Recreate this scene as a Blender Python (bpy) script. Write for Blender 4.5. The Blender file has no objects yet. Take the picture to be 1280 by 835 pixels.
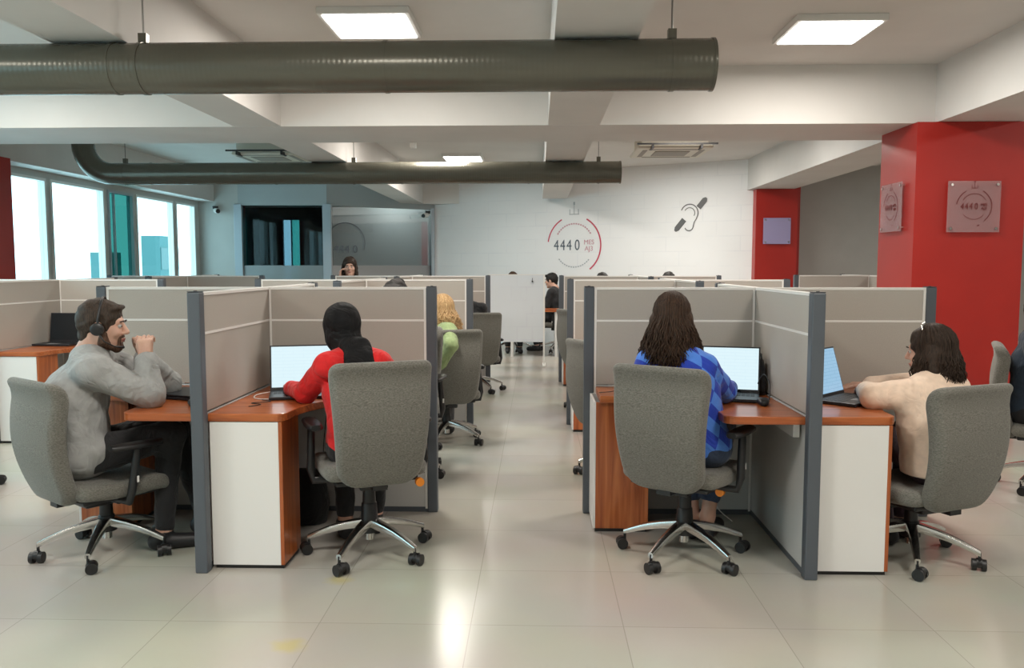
import bpy, math, random
import numpy as np
from mathutils import Vector, Matrix
random.seed(7)
S = bpy.context.scene
COL = S.collection
R = math.radians

# ---------------------------------------------------------------- camera
cam_d = bpy.data.cameras.new('camera'); cam = bpy.data.objects.new('camera', cam_d); COL.objects.link(cam)
cam_d.sensor_width = 36; cam_d.lens = 1036.3/1280*36; cam_d.clip_end = 200
cam.location = (0, 0, 1.443)
cam.rotation_euler = (R(90-4.702), 0, R(1.745))
S.camera = cam
# ---------------------------------------------------------------- world (bright overcast sky)
w = bpy.data.worlds.new('sky'); S.world = w; w.use_nodes = True
bg = w.node_tree.nodes['Background']; bg.inputs[0].default_value = (0.80, 0.93, 1.0, 1); bg.inputs[1].default_value = 4.2
# ---------------------------------------------------------------- exposure
S.view_settings.view_transform = 'Standard'; S.view_settings.look = 'None'
S.view_settings.exposure = 0.0; S.view_settings.gamma = 1; S.view_settings.use_curve_mapping = False
S.cycles.max_bounces = 7; S.cycles.diffuse_bounces = 4; S.cycles.glossy_bounces = 3; S.cycles.transparent_max_bounces = 8
S.cycles.sample_clamp_indirect = 4; S.cycles.caustics_reflective = False; S.cycles.caustics_refractive = False
LAMP_W = 46        # power of one ceiling panel
LAMP_C = (1.0, 0.93, 0.84)
# daylight portals-sized sky lights are not used: the sky itself shines through the windows

ZB, ZC = 2.625, 3.107     # underside of the beams, ceiling
# ================================================================ materials
def mat(name, col, rough=.5, metal=0, spec=.5, emit=None, es=0, alpha=1, coat=0, sheen=0):
    m = bpy.data.materials.new(name); m.use_nodes = True
    b = m.node_tree.nodes['Principled BSDF']
    b.inputs['Base Color'].default_value = (*col, 1); b.inputs['Roughness'].default_value = rough
    b.inputs['Metallic'].default_value = metal; b.inputs['Specular IOR Level'].default_value = spec
    if emit: b.inputs['Emission Color'].default_value = (*emit, 1); b.inputs['Emission Strength'].default_value = es
    b.inputs['Coat Weight'].default_value = coat; b.inputs['Sheen Weight'].default_value = sheen
    b.inputs['Alpha'].default_value = alpha
    return m
def N(m, t, **kw):
    n = m.node_tree.nodes.new(t)
    for k, v in kw.items(): setattr(n, k, v)
    return n
def L(m, a, b): m.node_tree.links.new(a, b)
def P(m): return m.node_tree.nodes['Principled BSDF']
def coords(m, scale=(1, 1, 1), loc=(0, 0, 0), rot=(0, 0, 0), kind='Object'):
    tc = N(m, 'ShaderNodeTexCoord'); mp = N(m, 'ShaderNodeMapping')
    mp.inputs['Scale'].default_value = scale; mp.inputs['Location'].default_value = loc; mp.inputs['Rotation'].default_value = rot
    L(m, tc.outputs[kind], mp.inputs['Vector']); return mp.outputs['Vector']
def noisy(m, c1, c2, scale=(1, 1, 1), ns=5, detail=4, bump=0, bdist=.002, lo=.35, hi=.65, dist=0):
    v = coords(m, scale); n = N(m, 'ShaderNodeTexNoise'); n.inputs['Scale'].default_value = ns; n.inputs['Detail'].default_value = detail
    n.inputs['Distortion'].default_value = dist
    L(m, v, n.inputs['Vector']); r = N(m, 'ShaderNodeValToRGB')
    r.color_ramp.elements[0].position = lo; r.color_ramp.elements[1].position = hi
    r.color_ramp.elements[0].color = (*c1, 1); r.color_ramp.elements[1].color = (*c2, 1)
    L(m, n.outputs['Fac'], r.inputs['Fac']); L(m, r.outputs['Color'], P(m).inputs['Base Color'])
    if bump:
        b = N(m, 'ShaderNodeBump'); b.inputs['Strength'].default_value = bump; b.inputs['Distance'].default_value = bdist
        L(m, n.outputs['Fac'], b.inputs['Height']); L(m, b.outputs['Normal'], P(m).inputs['Normal'])
    return m
M = {}
M['plaster'] = noisy(mat('ceiling_plaster', (.66, .64, .62), .8), (.645, .625, .60), (.69, .67, .645), ns=1.5)
M['wall'] = noisy(mat('wall_paint', (.6, .6, .58), .7), (.50, .50, .48), (.54, .54, .52), ns=2)
M['red'] = noisy(mat('red_paint', (.5, .02, .015), .38), (.37, .018, .013), (.41, .021, .015), ns=2)
# floor
m = mat('floor_tile', (.5, .5, .45), .2, spec=.42); M['floor'] = m
v = coords(m, loc=(.265, -3.31+.61*8, 0)); br = N(m, 'ShaderNodeTexBrick'); br.offset = 0; br.squash = 1
br.inputs['Scale'].default_value = 1; br.inputs['Brick Width'].default_value = .614; br.inputs['Row Height'].default_value = .6
br.inputs['Mortar Size'].default_value = .0022; br.inputs['Mortar Smooth'].default_value = .3
br.inputs['Color1'].default_value = (.47, .455, .40, 1); br.inputs['Color2'].default_value = (.50, .485, .43, 1); br.inputs['Mortar'].default_value = (.36, .345, .30, 1)
n1 = N(m, 'ShaderNodeTexNoise'); n1.inputs['Scale'].default_value = 1.1; n1.inputs['Detail'].default_value = 5
mx = N(m, 'ShaderNodeMix', data_type='RGBA', blend_type='MULTIPLY'); mx.inputs[0].default_value = .25
L(m, v, br.inputs['Vector']); L(m, v, n1.inputs['Vector']); L(m, br.outputs['Color'], mx.inputs[6]); L(m, n1.outputs['Color'], mx.inputs[7])
# small yellow spill stains
last = mx.outputs[2]
for (sx, sy, sr) in ((-.875, 3.74, .045), (-.90, 3.07, .05)):
    g = N(m, 'ShaderNodeVectorMath', operation='DISTANCE'); g.inputs[1].default_value = (sx, sy, 0)
    tc = N(m, 'ShaderNodeTexCoord'); nz = N(m, 'ShaderNodeTexNoise'); nz.inputs['Scale'].default_value = 14
    ad = N(m, 'ShaderNodeVectorMath', operation='MULTIPLY_ADD'); ad.inputs[1].default_value = (.08, .08, 0)
    L(m, tc.outputs['Object'], nz.inputs['Vector']); L(m, nz.outputs['Color'], ad.inputs[0]); L(m, tc.outputs['Object'], ad.inputs[2])
    L(m, ad.outputs[0], g.inputs[0]); rp = N(m, 'ShaderNodeMapRange'); rp.inputs[1].default_value = sr*1.7; rp.inputs[2].default_value = sr*.6; rp.inputs[4].default_value = .5
    L(m, g.outputs['Value'], rp.inputs[0]); m2 = N(m, 'ShaderNodeMix', data_type='RGBA'); m2.inputs[7].default_value = (.50, .42, .10, 1)
    L(m, rp.outputs[0], m2.inputs[0]); L(m, last, m2.inputs[6]); last = m2.outputs[2]
L(m, last, P(m).inputs['Base Color'])
P(m).inputs['Roughness'].default_value = .21
# wallpaper with faint printed dashes
def dashes(m, c_base, c_dash, bw, rh, amt, scale_xz):
    v = coords(m, scale=scale_xz, rot=(R(90), 0, 0)); b = N(m, 'ShaderNodeTexBrick'); b.offset = .37
    b.inputs['Scale'].default_value = 1; b.inputs['Brick Width'].default_value = bw; b.inputs['Row Height'].default_value = rh
    b.inputs['Mortar Size'].default_value = .012; b.inputs['Mortar Smooth'].default_value = .6
    b.inputs['Color1'].default_value = (*c_base, 1); b.inputs['Color2'].default_value = (*[c*.965 for c in c_base], 1); b.inputs['Mortar'].default_value = (*c_dash, 1)
    n = N(m, 'ShaderNodeTexNoise'); n.inputs['Scale'].default_value = 1.6; n.inputs['Detail'].default_value = 6
    x = N(m, 'ShaderNodeMix', data_type='RGBA', blend_type='MIX'); x.inputs[6].default_value = (*c_base, 1)
    r = N(m, 'ShaderNodeMapRange'); r.inputs[1].default_value = .4; r.inputs[2].default_value = .65; r.inputs[4].default_value = amt
    L(m, v, b.inputs['Vector']); L(m, v, n.inputs['Vector']); L(m, n.outputs['Fac'], r.inputs[0]); L(m, r.outputs[0], x.inputs[0])
    L(m, b.outputs['Color'], x.inputs[7]); L(m, x.outputs[2], P(m).inputs['Base Color']); return m
M['wallpaper'] = dashes(mat('wallpaper', (.7, .7, .7), .6), (.84, .845, .85), (.76, .77, .79), .62, .24, .8, (1, 1, 1))
M['board'] = dashes(mat('board_laminate', (.7, .75, .8), .18), (.72, .76, .80), (.64, .66, .73), .22, .19, .7, (1, 1, 1))
# wood
def wood(name, axis):
    m = mat(name, (.4, .1, .03), .28, coat=.15); sc = {'X': (.35, 7, 7), 'Y': (7, .35, 7), 'Z': (7, 7, .35)}[axis]
    v = coords(m, sc); n = N(m, 'ShaderNodeTexNoise'); n.inputs['Scale'].default_value = 4; n.inputs['Detail'].default_value = 6; n.inputs['Distortion'].default_value = 1.2
    r = N(m, 'ShaderNodeValToRGB'); e = r.color_ramp.elements
    e[0].position = .30; e[0].color = (.23, .052, .014, 1); e[1].position = .72; e[1].color = (.52, .165, .050, 1)
    k = r.color_ramp.elements.new(.5); k.color = (.39, .102, .028, 1)
    L(m, v, n.inputs['Vector']); L(m, n.outputs['Fac'], r.inputs['Fac']); L(m, r.outputs['Color'], P(m).inputs['Base Color']); return m
M['wood_x'] = wood('cherry_wood_x', 'X'); M['wood_z'] = wood('cherry_wood_z', 'Z')
M['laminate'] = mat('white_laminate', (.78, .775, .76), .35)
M['panel'] = noisy(mat('screen_fabric', (.45, .42, .38), .75), (.40, .375, .335), (.46, .43, .39), ns=260, detail=2, bump=.15, bdist=.001)
M['panel_low'] = noisy(mat('screen_lower', (.5, .5, .48), .5), (.52, .515, .50), (.56, .555, .54), ns=2)
M['alu'] = mat('white_trim', (.80, .79, .76), .35)
M['slate'] = mat('slate_post', (.085, .098, .115), .45)
M['slate_cap'] = mat('post_cap', (.03, .034, .04), .5)
m = noisy(mat('chair_fabric', (.2, .2, .17), .9, sheen=.2), (.098, .094, .080), (.198, .192, .168), scale=(.6, .6, 2.2), ns=190, detail=4, bump=.25, bdist=.0015); M['chair'] = m
M['black'] = mat('black_plastic', (.012, .012, .013), .42)
M['chrome'] = mat('brushed_chrome', (.62, .61, .59), .22, metal=1)
M['orange'] = mat('orange_plastic', (.9, .28, .02), .4)
M['duct'] = mat('olive_duct_paint', (.125, .120, .095), .27, metal=.3)
v = coords(M['duct'], (9, 1, 1)); wv = N(M['duct'], 'ShaderNodeTexWave', wave_type='BANDS', bands_direction='X'); wv.inputs['Scale'].default_value = 1.3; wv.inputs['Distortion'].default_value = .35
bp = N(M['duct'], 'ShaderNodeBump'); bp.inputs['Strength'].default_value = .12; bp.inputs['Distance'].default_value = .003
L(M['duct'], v, wv.inputs['Vector']); L(M['duct'], wv.outputs['Fac'], bp.inputs['Height']); L(M['duct'], bp.outputs['Normal'], P(M['duct']).inputs['Normal'])
M['steel'] = mat('steel_rod', (.25, .25, .24), .4, metal=.8)
M['white_metal'] = mat('white_metal', (.75, .75, .73), .4)
M['lit'] = mat('lit_diffuser', (.9, .9, .9), .5, emit=(1, .97, .93), es=9)
M['ac'] = mat('cassette_plastic', (.66, .62, .53), .5)
M['grille'] = mat('cassette_grille', (.30, .27, .23), .6)
M['frame'] = mat('window_frame', (.42, .47, .52), .4)
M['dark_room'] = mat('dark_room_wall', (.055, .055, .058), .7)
M['grey_room'] = mat('grey_room_wall', (.40, .43, .44), .7)
M['skin'] = noisy(mat('skin', (.6, .36, .27), .5), (.55, .315, .235), (.63, .385, .29), ns=18); P(M['skin']).inputs['Subsurface Weight'].default_value = .12; P(M['skin']).inputs['Subsurface Radius'].default_value = (.01, .004, .002)
M['lip'] = mat('lip', (.42, .15, .13), .45); M['eye'] = mat('eye_white', (.42, .40, .38), .3); M['iris'] = mat('iris', (.03, .02, .015), .2)
def hairmat(name, a, b):
    return noisy(mat(name, a, .6, spec=.25), a, b, scale=(1, 1, .14), ns=170, detail=3, bump=.6, bdist=.003, lo=.3, hi=.75)
M['hair_dark'] = hairmat('hair_dark_brown', (.014, .009, .006), (.055, .033, .022))
M['hair_brown'] = hairmat('hair_brown', (.016, .009, .005), (.075, .038, .022))
M['hair_short'] = hairmat('hair_short_brown', (.020, .014, .010), (.075, .050, .036))
M['hair_blonde'] = hairmat('hair_blonde', (.30, .17, .07), (.75, .52, .28))
M['stubble'] = hairmat('beard_stubble', (.05, .028, .018), (.16, .085, .055)); M['hair_black'] = hairmat('hair_black', (.008, .007, .007), (.025, .022, .02))
def folds(m, amt=1.0):
    v = coords(m, (1, 1, .75)); n = N(m, 'ShaderNodeTexNoise'); n.inputs['Scale'].default_value = 8; n.inputs['Detail'].default_value = 2.5; n.inputs['Distortion'].default_value = 1.4
    a = N(m, 'ShaderNodeMath', operation='ABSOLUTE'); b_ = N(m, 'ShaderNodeMath', operation='SUBTRACT'); b_.inputs[1].default_value = .5; L(m, v, n.inputs['Vector']); L(m, n.outputs['Fac'], b_.inputs[0]); L(m, b_.outputs[0], a.inputs[0])
    k = N(m, 'ShaderNodeTexNoise'); k.inputs['Scale'].default_value = 420; k.inputs['Detail'].default_value = 2; L(m, v, k.inputs['Vector'])
    b1 = N(m, 'ShaderNodeBump'); b1.inputs['Strength'].default_value = .55*amt; b1.inputs['Distance'].default_value = .045; L(m, a.outputs[0], b1.inputs['Height'])
    b2 = N(m, 'ShaderNodeBump'); b2.inputs['Strength'].default_value = .35; b2.inputs['Distance'].default_value = .0015; L(m, k.outputs['Fac'], b2.inputs['Height']); L(m, b1.outputs['Normal'], b2.inputs['Normal'])
    L(m, b2.outputs['Normal'], P(m).inputs['Normal'])
def cloth(name, c, rough=.85, bump=.35, var=.85, knit=0):
    m = mat(name, c, rough, sheen=.12); noisy(m, tuple(x*var for x in c), c, ns=30, detail=6, lo=.3, hi=.7); folds(m, .45 if knit else 1.0); return m
M['sw_grey'] = cloth('grey_sweatshirt', (.36, .365, .36)); M['sw_red'] = cloth('red_sweater', (.72, .012, .014)); M['sw_peach'] = cloth('peach_sweater', (.95, .74, .585), knit=1)
M['sw_green'] = cloth('green_sweater', (.33, .43, .20)); M['black_cloth'] = cloth('black_cloth', (.012, .012, .014)); M['hijab'] = noisy(mat('black_hijab', (.006, .006, .007), .75, spec=.2), (.006, .006, .007), (.010, .010, .011), ns=20); folds(M['hijab'], 1.2)
M['navy'] = cloth('navy_jacket', (.012, .025, .045)); M['white_cloth'] = cloth('white_cloth', (.6, .62, .62)); M['jeans'] = cloth('blue_jeans', (.035, .055, .105)); M['grey_cloth'] = cloth('charcoal_cloth', (.06, .06, .065))
M['plum'] = cloth('plum_cloth', (.06, .03, .045))
M['shoe'] = mat('black_shoe', (.015, .015, .017), .5); M['shoe_white'] = mat('white_sole', (.6, .6, .6), .5)
# argyle
m = mat('argyle_sweater', (.05, .12, .6), .85, sheen=.15); M['argyle'] = m
v = coords(m, rot=(0, 0, R(-30))); sp = N(m, 'ShaderNodeSeparateXYZ'); L(m, v, sp.inputs[0])
def mth(op, a, b=None, m=m):
    n = N(m, 'ShaderNodeMath', operation=op)
    for i, q in enumerate((a, b)):
        if q is None: continue
        if isinstance(q, (int, float)): n.inputs[i].default_value = q
        else: L(m, q, n.inputs[i])
    return n.outputs[0]
xa = mth('DIVIDE', mth('ADD', sp.outputs[0], mth('MULTIPLY', sp.outputs[2], .35)), .078); za = mth('DIVIDE', mth('ADD', sp.outputs[2], .03), .11)
ck = mth('MODULO', mth('ADD', mth('ADD', mth('FLOOR', mth('ADD', xa, za)), mth('FLOOR', mth('SUBTRACT', xa, za))), 100), 2)
cr = N(m, 'ShaderNodeMix', data_type='RGBA'); cr.inputs[6].default_value = (.012, .045, .42, 1); cr.inputs[7].default_value = (.07, .22, .72, 1)
L(m, ck, cr.inputs[0]); L(m, cr.outputs[2], P(m).inputs['Base Color'])
folds(m, .8)
# thin glass
def thin_glass(name, tint, gloss=.08, rough=.02):
    m = bpy.data.materials.new(name); m.use_nodes = True; nt = m.node_tree; nt.nodes.clear()
    o = N(m, 'ShaderNodeOutputMaterial'); t = N(m, 'ShaderNodeBsdfTransparent'); g = N(m, 'ShaderNodeBsdfGlossy'); x = N(m, 'ShaderNodeMixShader')
    t.inputs[0].default_value = (*tint, 1); g.inputs['Roughness'].default_value = rough; x.inputs[0].default_value = gloss
    L(m, t.outputs[0], x.inputs[1]); L(m, g.outputs[0], x.inputs[2]); L(m, x.outputs[0], o.inputs[0]); return m
M['glass'] = thin_glass('tinted_window_glass', (.75, .92, .94), .05)
M['glass_teal'] = thin_glass('teal_window_glass', (.12, .30, .28), .04)
M['glass_clear'] = thin_glass('partition_glass', (.80, .88, .90), .14)
M['glass_blue'] = thin_glass('blue_window_glass', (.28, .37, .40), .02)
M['glass_dim'] = thin_glass('office_glass', (.75, .85, .88), .015)
M['glass_frost'] = thin_glass('frosted_film', (.35, .42, .46), .35, .5)
M['acrylic'] = mat('acrylic_plate', (.50, .33, .34), .12, alpha=.42)
M['acrylic_reflect'] = mat('acrylic_plate_reflect', (.42, .38, .62), .12, alpha=.85)  # violet reflection painted into the plate's base colour
def screen_mat(name, base, line):
    m = mat(name, (.02, .02, .02), .2); v = coords(m, (1, 1, 1)); b = N(m, 'ShaderNodeTexBrick'); b.offset = .5
    b.inputs['Scale'].default_value = 1; b.inputs['Brick Width'].default_value = .11; b.inputs['Row Height'].default_value = .018; b.inputs['Mortar Size'].default_value = .0016; b.inputs['Mortar Smooth'].default_value = .5
    b.inputs['Color1'].default_value = (*base, 1); b.inputs['Color2'].default_value = (*base, 1); b.inputs['Mortar'].default_value = (*line, 1)
    L(m, v, b.inputs['Vector']); L(m, b.outputs['Color'], P(m).inputs['Emission Color']); P(m).inputs['Emission Strength'].default_value = 1.0; return m
M['display'] = screen_mat('lit_display', (.72, .90, .96), (.67, .86, .94)); M['display_blue'] = screen_mat('lit_display_blue', (.30, .52, .72), (.22, .42, .62))
M['display_off'] = mat('dark_display', (.012, .016, .02), .15)
M['laptop'] = mat('dark_laptop', (.025, .027, .032), .4, metal=.3); M['keys'] = mat('keyboard_keys', (.010, .010, .012), .5); M['silver'] = mat('silver_deck', (.35, .35, .36), .35, metal=.5)
M['logo_red'] = mat('logo_red', (.55, .04, .09), .5); M['logo_grey'] = mat('logo_grey', (.10, .12, .15), .5); M['logo_pale'] = mat('logo_pale', (.42, .45, .47), .5)
M['logo_pink'] = mat('logo_pink', (.60, .33, .38), .5); M['sign_grey'] = mat('sign_grey', (.12, .12, .12), .5)
M['etched'] = mat('etched_mark', (.16, .03, .03), .5)
M['facade'] = mat('facade', (.055, .15, .155), .8); M['facade_glass'] = mat('facade_glass', (.045, .12, .125), .4)

# ================================================================ mesh helpers
class MB:
    def __init__(s): s.v = []; s.f = []
    def add(s, vs, fs):
        o = len(s.v); s.v += [tuple(v) for v in vs]; s.f += [tuple(i+o for i in f) for f in fs]; return s
    def box(s, x0, x1, y0, y1, z0, z1, T=None):
        vs = [Vector((x, y, z)) for z in (z0, z1) for y in (y0, y1) for x in (x0, x1)]
        if T: vs = [T @ v for v in vs]
        return s.add(vs, [(0, 2, 3, 1), (4, 5, 7, 6), (0, 1, 5, 4), (2, 6, 7, 3), (0, 4, 6, 2), (1, 3, 7, 5)])
    def loft(s, loops, caps=True):
        n = len(loops[0]); vs = [v for l in loops for v in l]; fs = []
        for i in range(len(loops)-1):
            for j in range(n):
                k = (j+1) % n; fs.append((i*n+j, i*n+k, (i+1)*n+k, (i+1)*n+j))
        if caps: fs.append(tuple(reversed(range(n)))); fs.append(tuple((len(loops)-1)*n+j for j in range(n)))
        return s.add(vs, fs)
    def cyl(s, a, b, r0, r1=None, n=20):
        return s.tube([a, b], [r0, r0 if r1 is None else r1], n)
    def tube(s, pts, rs, n=10, caps=True):
        pts = [Vector(p) for p in pts]
        if not isinstance(rs, (list, tuple)): rs = [rs]*len(pts)
        loops = []; up = None
        for i, p in enumerate(pts):
            t = (pts[min(i+1, len(pts)-1)]-pts[max(i-1, 0)]).normalized()
            if up is None: up = Vector((0, 0, 1)) if abs(t.z) < .9 else Vector((1, 0, 0))
            a = t.cross(up).normalized(); b = t.cross(a).normalized(); up = -b if False else up
            if abs(t.dot(up)) > .95: up = a
            loops.append([p+(a*math.cos(q)+b*math.sin(q))*rs[i] for q in [2*math.pi*k/n for k in range(n)]])
        # keep loops aligned
        for i in range(1, len(loops)):
            best = min(range(n), key=lambda k: (loops[i][k]-loops[i-1][0]-(pts[i]-pts[i-1])).length)
            loops[i] = loops[i][best:]+loops[i][:best]
        return s.loft(loops, caps)
    def prism(s, poly, z0, z1):
        n = len(poly); a = [(x, y, z0) for x, y in poly]; b = [(x, y, z1) for x, y in poly]
        return s.loft([a, b])
    def sphere(s, c, r, n=12, sc=(1, 1, 1)):
        c = Vector(c); loops = []
        for i in range(1, n):
            t = math.pi*i/n
            loops.append([c+Vector((r*sc[0]*math.sin(t)*math.cos(q), r*sc[1]*math.sin(t)*math.sin(q), -r*sc[2]*math.cos(t))) for q in [2*math.pi*k/(2*n) for k in range(2*n)]])
        return s.loft(loops)
    def build(s, name, m, parent=None, smooth=False, bevel=0, loc=None):
        me = bpy.data.meshes.new(name); me.from_pydata(s.v, [], s.f); me.update()
        import bmesh
        b = bmesh.new(); b.from_mesh(me); bmesh.ops.recalc_face_normals(b, faces=b.faces); b.to_mesh(me); b.free()
        me.materials.append(m if not isinstance(m, str) else M[m])
        o = bpy.data.objects.new(name, me); COL.objects.link(o)
        if parent: o.parent = parent
        if loc: o.location = loc
        if smooth:
            me.polygons.foreach_set('use_smooth', [True]*len(me.polygons))
            if smooth != 'all': me.set_sharp_from_angle(angle=R(42))
        if bevel:
            d = o.modifiers.new('bevel', 'BEVEL'); d.width = bevel; d.segments = 2; d.limit_method = 'ANGLE'
        return o
def tag(o, label=None, cat=None, group=None, kind=None):
    if label: o['label'] = label
    if cat: o['category'] = cat
    if group: o['group'] = group
    if kind: o['kind'] = kind
    return o
def thing(name, label, cat, loc=(0, 0, 0), rz=0, group=None):
    o = bpy.data.objects.new(name, None); COL.objects.link(o); o.location = loc; o.rotation_euler = (0, 0, rz); o.empty_display_size = .1
    return tag(o, label, cat, group)
def struct(name, mb, m, bevel=0, parent=None):
    o = mb.build(name, m, parent, bevel=bevel)
    if not parent: o['kind'] = 'structure'
    return o
def kids(o): return [c for c in KID.get(o.name, [])]
KID = {}
def copy_tree(o, parent=None):
    c = o.copy(); COL.objects.link(c)
    if parent: c.parent = parent
    for ch in list(o.children): copy_tree(ch, c)
    return c
def text(s, size, m, parent, loc, name='lettering', ext=.002, sx=1, align='CENTER'):
    cu = bpy.data.curves.new('t', 'FONT'); cu.body = s; cu.size = size; cu.extrude = ext; cu.align_x = align; cu.align_y = 'CENTER'
    t = bpy.data.objects.new('t', cu); COL.objects.link(t); dg = bpy.context.evaluated_depsgraph_get()
    me = bpy.data.meshes.new_from_object(t.evaluated_get(dg)); bpy.data.objects.remove(t)
    me.name = name; me.materials.clear(); me.materials.append(M[m]); o = bpy.data.objects.new(name, me); COL.objects.link(o)
    # lettering lies in local XZ, facing local -Y
    me.transform(Matrix.Diagonal((sx, 1, 1, 1))); me.transform(Matrix.Rotation(R(90), 4, 'X')); o.parent = parent; o.location = loc; return o
def arc(mb, r0, r1, a0, a1, y=0, th=.003, n=40, cx=0, cz=0, taper=False):
    loops = []
    for i in range(n+1):
        t = i/n; a = R(a0+(a1-a0)*t); w_ = (r1-r0)*((.25+.75*math.sin(math.pi*min(1, t*1.0+.0)*.5+.4) if taper else 1)); rm = (r0+r1)/2
        c, s_ = math.cos(a), math.sin(a)
        loops.append([(cx+(rm-w_/2)*c, y, cz+(rm-w_/2)*s_), (cx+(rm+w_/2)*c, y, cz+(rm+w_/2)*s_), (cx+(rm+w_/2)*c, y-th, cz+(rm+w_/2)*s_), (cx+(rm-w_/2)*c, y-th, cz+(rm-w_/2)*s_)])
    return mb.loft(loops)

# ================================================================ room shell
WX = -6.1                                     # window wall
struct('floor', MB().box(-6.25, 9.2, -4.2, 22, -.1, 0), 'floor')
struct('ceiling', MB().box(-6.25, 9.2, -4.2, 22, ZC, ZC+.15), 'plaster')
struct('wall_back_of_room', MB().box(-6.3, 9.2, -4.3, -4.1, 0, ZC), 'wall')
struct('wall_right', MB().box(9.0, 9.2, -4.2, 16, 0, ZC), 'wall')
# beams
struct('beam_across_near', MB().box(-6.1, 9, -1.5, -.6, ZB, ZC), 'plaster')
struct('beam_across_middle', MB().box(-6.1, 9, 7.115, 8.05, ZB, ZC), 'plaster')
struct('beam_across_far', MB().box(-6.1, -.9, 15.95, 16.9, ZB, ZC), 'plaster')
struct('beam_along_left', MB().box(-2.59, -2.185, -4.1, 16.6, ZB+.003, ZC+.01), 'plaster')
struct('beam_along_center', MB().box(.087, .524, -4.1, 14.85, ZB+.003, ZC+.01), 'plaster')
struct('beam_along_right', MB().box(3.30, 3.97, -4.1, 13.9, ZB+.003, ZC+.01), 'plaster')
struct('beam_along_windows', MB().box(WX, WX+.28, -4.1, 15.2, 2.60, ZC+.01), 'plaster')
# pillars
struct('pillar_right', MB().box(3.13, 4.03, 7.05, 7.76, 0, ZB), 'red')
struct('pillar_far_right', MB().box(3.38, 4.02, 13.05, 13.7, 0, ZB), 'red')
struct('pillar_left', MB().box(WX, -5.70, 8.15, 8.92, 0, 2.60), 'red')
# back walls
A = Vector((3.48, 13.18, 0)); B = Vector((-2.0, 16.23, 0))
def wall_between(name, p, q, z0, z1, m, th=.12, out=1):
    p, q = Vector(p), Vector(q); d = (q-p).normalized(); n = Vector((-d.y, d.x, 0))*th*out
    mb = MB(); mb.loft([[(p.x, p.y, z0), (q.x, q.y, z0), ((q+n).x, (q+n).y, z0), ((p+n).x, (p+n).y, z0)], [(p.x, p.y, z1), (q.x, q.y, z1), ((q+n).x, (q+n).y, z1), ((p+n).x, (p+n).y, z1)]])
    return mb
# the wallpaper wall, built in its own frame so that the print follows it
wd = (A-B); wl = wd.length; wang = math.atan2(wd.y, wd.x)
wf = MB().box(0, wl, 0, .15, 0, ZC).build('wall_back', 'wallpaper'); wf.location = B; wf.rotation_euler = (0, 0, wang); wf['kind'] = 'structure'
def on_wall(u, off=0):                        # u metres from the wall's left end
    d = wd.normalized(); n = Vector((d.y, -d.x, 0)); return B+d*u+n*off
struct('wall_back_right', MB().box(3.9, 9.0, 14.2, 14.35, 0, ZC), 'wall')
struct('wall_alcove', MB().box(4.03, 4.18, 13.45, 14.2, 0, ZC), M['red'])
# glazed corner rooms at the back left
P0 = Vector((WX, 14.88, 0)); P1 = Vector((-5.40, 14.93, 0)); P2 = Vector((-3.80, 14.98, 0)); P3 = Vector((-2.0, 16.23, 0))
struct('wall_corner', wall_between('w', P0, P1, 0, ZC, 'wall'), 'wall')
HD = 2.53
def header(name, p, q): struct(name, wall_between(name, p, q, HD, ZC, 'wall', .1), 'grey_room')
header('trim_1', P1, P2); header('trim_2', P2, P3)
def mullion(name, p, wdt=.10):
    mb = MB().box(p.x-wdt/2, p.x+wdt/2, p.y-.03, p.y+.06, 0, HD+.02); return struct(name, mb, 'frame', .004)
mullion('trim_3', P1, .14); mullion('trim_4', P2+Vector((.0, -.0, 0)), .15); mullion('trim_5', P3+Vector((-.03, -.06, 0)), .06)
def glazing(name, p, q, split, gm):
    d = (q-p).normalized(); n = Vector((-d.y, d.x, 0)); root = thing(name, None, None); root['kind'] = 'structure'
    def pane(nm, z0, z1, mm): 
        a, b = p+d*.06+n*.02, q-d*.06+n*.02; MB().loft([[(a.x, a.y, z0), (b.x, b.y, z0), (b.x+n.x*.01, b.y+n.y*.01, z0), (a.x+n.x*.01, a.y+n.y*.01, z0)], [(a.x, a.y, z1), (b.x, b.y, z1), (b.x+n.x*.01, b.y+n.y*.01, z1), (a.x+n.x*.01, a.y+n.y*.01, z1)]]).build(nm, mm, root)
    pane('pane', split, HD, gm); pane('frosted_pane', .05, split, 'glass_frost'); return root
glazing('window_6', P1, P2, 1.45, 'glass_dim'); glazing('window_7', P2, P3, 1.45, 'glass_clear')
# rooms behind the glass
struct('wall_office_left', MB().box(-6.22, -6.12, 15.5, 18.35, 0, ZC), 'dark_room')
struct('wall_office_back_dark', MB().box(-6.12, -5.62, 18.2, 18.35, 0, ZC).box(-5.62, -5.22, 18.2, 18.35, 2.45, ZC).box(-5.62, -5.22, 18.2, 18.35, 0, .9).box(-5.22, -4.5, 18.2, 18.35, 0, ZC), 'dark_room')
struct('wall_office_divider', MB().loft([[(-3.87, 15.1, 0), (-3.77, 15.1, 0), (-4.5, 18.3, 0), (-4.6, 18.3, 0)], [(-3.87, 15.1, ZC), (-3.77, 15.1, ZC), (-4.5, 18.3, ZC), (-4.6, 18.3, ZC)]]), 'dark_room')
struct('wall_office_back_grey', MB().box(-4.5, -1.9, 17.6, 17.75, 0, ZC), 'grey_room')
struct('wall_office_right', MB().box(-2.0, -1.9, 16.3, 17.6, 0, ZC), 'grey_room')
struct('pillar_office', MB().box(-6.12, -5.84, 16.2, 16.55, 0, ZC), 'red')
r = thing('window_8', None, None); r['kind'] = 'structure'
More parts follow.
